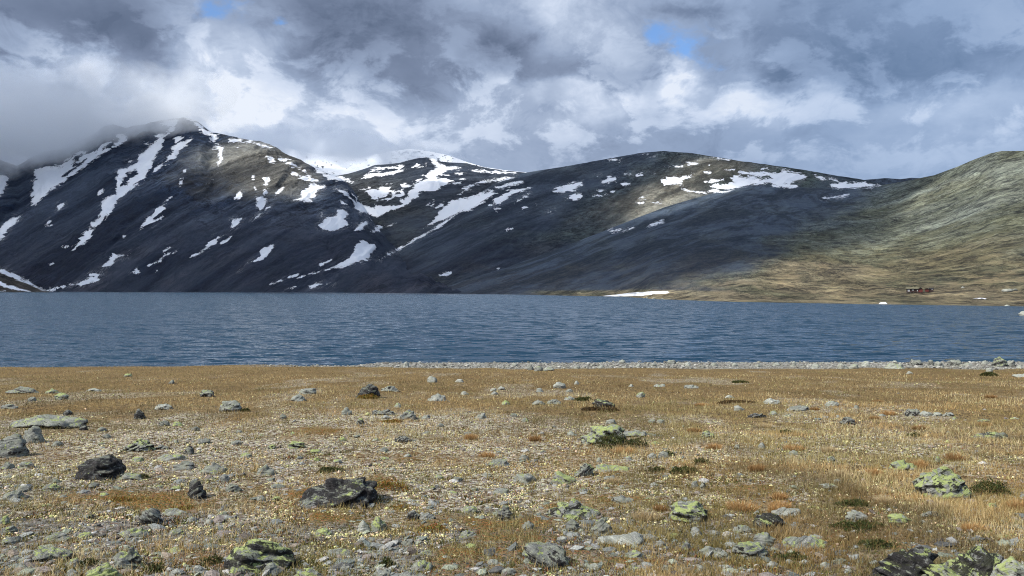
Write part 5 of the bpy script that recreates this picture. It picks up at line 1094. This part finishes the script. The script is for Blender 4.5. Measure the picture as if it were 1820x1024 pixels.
M['trim_black'] = plain_mat('black_boards', (.012, .010, .010), .8, .2, 6); M['turf'] = plain_mat('turf_roof', (.125, .115, .068), .95, .35, 4)
M['frame_white'] = plain_mat('white_paint', (.75, .74, .72), .5, .05, 5); M['pane'] = plain_mat('window_pane', (.55, .57, .60), .12, .05, 5); M['stone_pier'] = plain_mat('stone_pier', (.09, .085, .08), .9, .3, 5)
def add_box(b, x0, x1, y0, y1, z0, z1):
    k = len(b[0]); b[0] += [(x, y, z) for z in (z0, z1) for y in (y0, y1) for x in (x0, x1)]
    b[1] += [[k + a for a in f] for f in ((0, 2, 3, 1), (4, 5, 7, 6), (0, 1, 5, 4), (2, 6, 7, 3), (0, 4, 6, 2), (1, 3, 7, 5))]
def part(name, mat, parent, boxes=(), quads=None):
    b = [[], []]
    for q in boxes: add_box(b, *q)
    if quads:
        for V_, F_ in quads:
            k = len(b[0]); b[0] += V_; b[1] += [[k + a for a in f] for f in F_]
    me = bpy.data.meshes.new(name); me.from_pydata(b[0], [], b[1]); me.update(); me.materials.append(M[mat])
    o = bpy.data.objects.new(name, me); C.objects.link(o)
    if parent: o.parent = parent
    return o
def gable_wall(x0, x1, y, z0, z1, zr, d=.12):
    xm = (x0 + x1) / 2
    V_ = [(x0, y, z0), (x1, y, z0), (x1, y, z1), (xm, y, zr), (x0, y, z1), (x0, y + d, z0), (x1, y + d, z0), (x1, y + d, z1), (xm, y + d, zr), (x0, y + d, z1)]
    return (V_, [[0, 1, 2, 3, 4], [9, 8, 7, 6, 5], [0, 5, 6, 1], [1, 6, 7, 2], [2, 7, 8, 3], [3, 8, 9, 4], [4, 9, 5, 0]])
def roof_x(x0, x1, y0, y1, z1, zr, th=.16):     # ridge along x
    ym = (y0 + y1) / 2
    V_ = []
    for x in (x0, x1): V_ += [(x, y0, z1), (x, ym, zr), (x, y1, z1), (x, y1, z1 + th), (x, ym, zr + th), (x, y0, z1 + th)]
    return (V_, [[0, 1, 7, 6], [1, 2, 8, 7], [2, 3, 9, 8], [3, 4, 10, 9], [4, 5, 11, 10], [5, 0, 6, 11], [0, 5, 4, 1], [1, 4, 3, 2], [6, 7, 10, 11], [7, 8, 9, 10]])
def roof_y(x0, x1, y0, y1, z1, zr, th=.16):     # ridge along y
    V_, F_ = roof_x(y0, y1, x0, x1, z1, zr, th)
    return ([(b_, a_, c_) for a_, b_, c_ in V_], [f[::-1] for f in F_])
def window(parent, x0, x1, z0, z1, y):
    w_ = part('window', 'frame_white', parent, [(x0, x1, y - .05, y - .002, z0, z0 + .09), (x0, x1, y - .05, y - .002, z1 - .09, z1), (x0, x0 + .09, y - .05, y - .002, z0 + .09, z1 - .09), (x1 - .09, x1, y - .05, y - .002, z0 + .09, z1 - .09)])
    part('pane', 'pane', w_, [(x0 + .09, x1 - .09, y - .03, y - .002, z0 + .09, z1 - .09)])
def huts():
    Y = hill_Y(1625, 520.3); s = Y / F
    def base(px): X = (px - CXP) * s; e = bpy.data.objects.new('hut', None); C.objects.link(e); e.location = (X, Y, hill_z(X, Y) + .05); th = math.atan((px - CXP) / F); e.rotation_euler = (0, 0, -th); e.scale = (math.cos(th), 1, 1); return e
    h = base(1611); W = 21.3 * s; u = s
    tag(h, "dark brown hut with turf roof, chimney and red gabled end on the far shore", 'hut', 'huts on the far shore')
    H1 = 7.2 * u
    part('wall', 'wall_brown', h, [(0, W, 0, 4.6, .45, H1)])
    part('foundation', 'stone_pier', h, [(x, x + .5, .05, .5, -.7, .447) for x in (0.1, W * .3, W * .55, W - .6)] + [(x, x + .5, 4.0, 4.4, -.7, .447) for x in (0.1, W - .6)])
    rf = part('roof', 'turf', h, quads=[roof_x(-.35, W + .1, -.45, 5.05, H1 + .02, H1 + .85)])
    part('bargeboard', 'trim_black', rf, [(-.4, W + .1, -.52, -.455, H1 - .12, H1 + .22)])
    part('chimney', 'trim_black', rf, [(15.2 * u - .22, 15.2 * u + .22, 2.1, 2.5, H1 + .7, H1 + 1.5), (15.2 * u - .3, 15.2 * u + .3, 2.02, 2.58, H1 + 1.5, H1 + 1.65)])
    window(h, 2.2 * u, 6.2 * u, .45 + 1.6 * u, .45 + 5.0 * u, 0); window(h, 9.8 * u, 13.2 * u, .45 + 3.0 * u, .45 + 5.2 * u, 0)
    x0, x1 = W + .02, W + 7.2 * u
    wg = part('wall', 'wall_red', h, boxes=[(x0, x1, -1.0, -.88, .45, H1 - .5 * u), (x0, x0 + .12, -.88, 4.6, .45, H1), (x1 - .12, x1, -.88, 4.6, .45, H1)]); wg['label'] = 'red end wall'; part('gable', 'trim_black', h, quads=[gable_wall(x0, x1, -1.02, H1 - .5 * u, H1, H1 + 2.3 * u)])  # gable triangle blackened for the roof overhang and the shade under it
    part('roof', 'trim_black', h, quads=[roof_y(x0 - 1.4 * u, x1 + 1.3 * u, -1.5, 5.0, H1 - .35, H1 + 2.6 * u, .22)])
    part('foundation', 'stone_pier', h, [(x0 + .1, x0 + .6, -.8, -.3, -.7, .447), (x1 - .6, x1 - .1, -.8, -.3, -.7, .447)])
    window(h, 18.6 * u, 20.4 * u, .45 + 2.0 * u, .45 + 4.2 * u, 0)
    g = base(1644.5); W2 = 14.6 * s
    tag(g, "smaller low brown hut with red end and one window, standing apart from the chimneyed hut", 'hut', 'huts on the far shore')
    part('wall', 'wall_brown', g, [(6.2 * u, W2, 0, 3.6, .35, 6.2 * u)])
    wr = part('wall', 'wall_red', g, boxes=[(0, 6.1 * u, -.6, -.48, .35, 5.0 * u), (0, .12, -.48, 3.6, .35, 5.6 * u), (6.1 * u - .12, 6.1 * u, -.48, 3.6, .35, 5.6 * u)]); wr['label'] = 'red end wall'; part('gable', 'trim_black', g, quads=[gable_wall(0, 6.1 * u, -.62, 5.0 * u, 5.6 * u, 7.4 * u)])  # black gable colour stands for the overhang and its shade
    part('roof', 'trim_black', g, quads=[roof_y(-1.2 * u, 6.1 * u - .05, -1.0, 4.0, 5.0 * u, 7.7 * u, .2)])
    part('roof', 'trim_black', g, quads=[roof_x(6.1 * u, W2 + .3, -.4, 4.0, 6.2 * u + .02, 6.2 * u + .55)])
    part('foundation', 'stone_pier', g, [(x, x + .4, .05, .5, -.6, .347) for x in (7 * u, W2 - .6)] + [(.1, .5, -.4, 0, -.6, .347)])
    window(g, 11.3 * u, 13.0 * u, .35 + 3.0 * u, .35 + 4.8 * u, 0)
huts()
# outcrop and scattered blocks on the far hillside
hr = np.random.default_rng(11)
for (x0, y0, x1, y1, tn) in [(1780, 511.5, 1800, 518.5, .8), (1797, 511.5, 1810, 517, .2), (1708, 508.5, 1714, 512, .95), (1148, 527.5, 1153, 530.4, .8), (1158, 528.5, 1166, 532.5, .8), (1174, 530, 1181, 533.5, .8), (1784, 541, 1796, 544, .95)]:
    px = (x0 + x1) / 2; Y = hill_Y(px, min(y1, float(lp(SHORE, px)) - .3)); X = (px - CXP) / F * Y
    put_rock(x0, y0, x1, y1, 'low', .2, .4, tn, "pale rock outcrop breaking the far slope beyond the huts" if x0 == 1780 else ("dark end of the rock outcrop on the far slope beyond the huts" if x0 == 1797 else None), None, 1.0, None, 'rocks on the far shore', hill_z(X, Y), Y)
for t_ in THINGS[-7:]:
    if not t_['label']: t_['o']['label'] = 'small pale rock on the far shore ' + {1708: 'just above the pinkish snow bank', 1148: 'at the tip of the sunlit point', 1158: 'second along the sunlit point', 1174: 'third along the sunlit point', 1784: 'lying at the waterline beyond the huts'}[t_['box'][0]]
    else: t_['o']['label'] = t_['label']
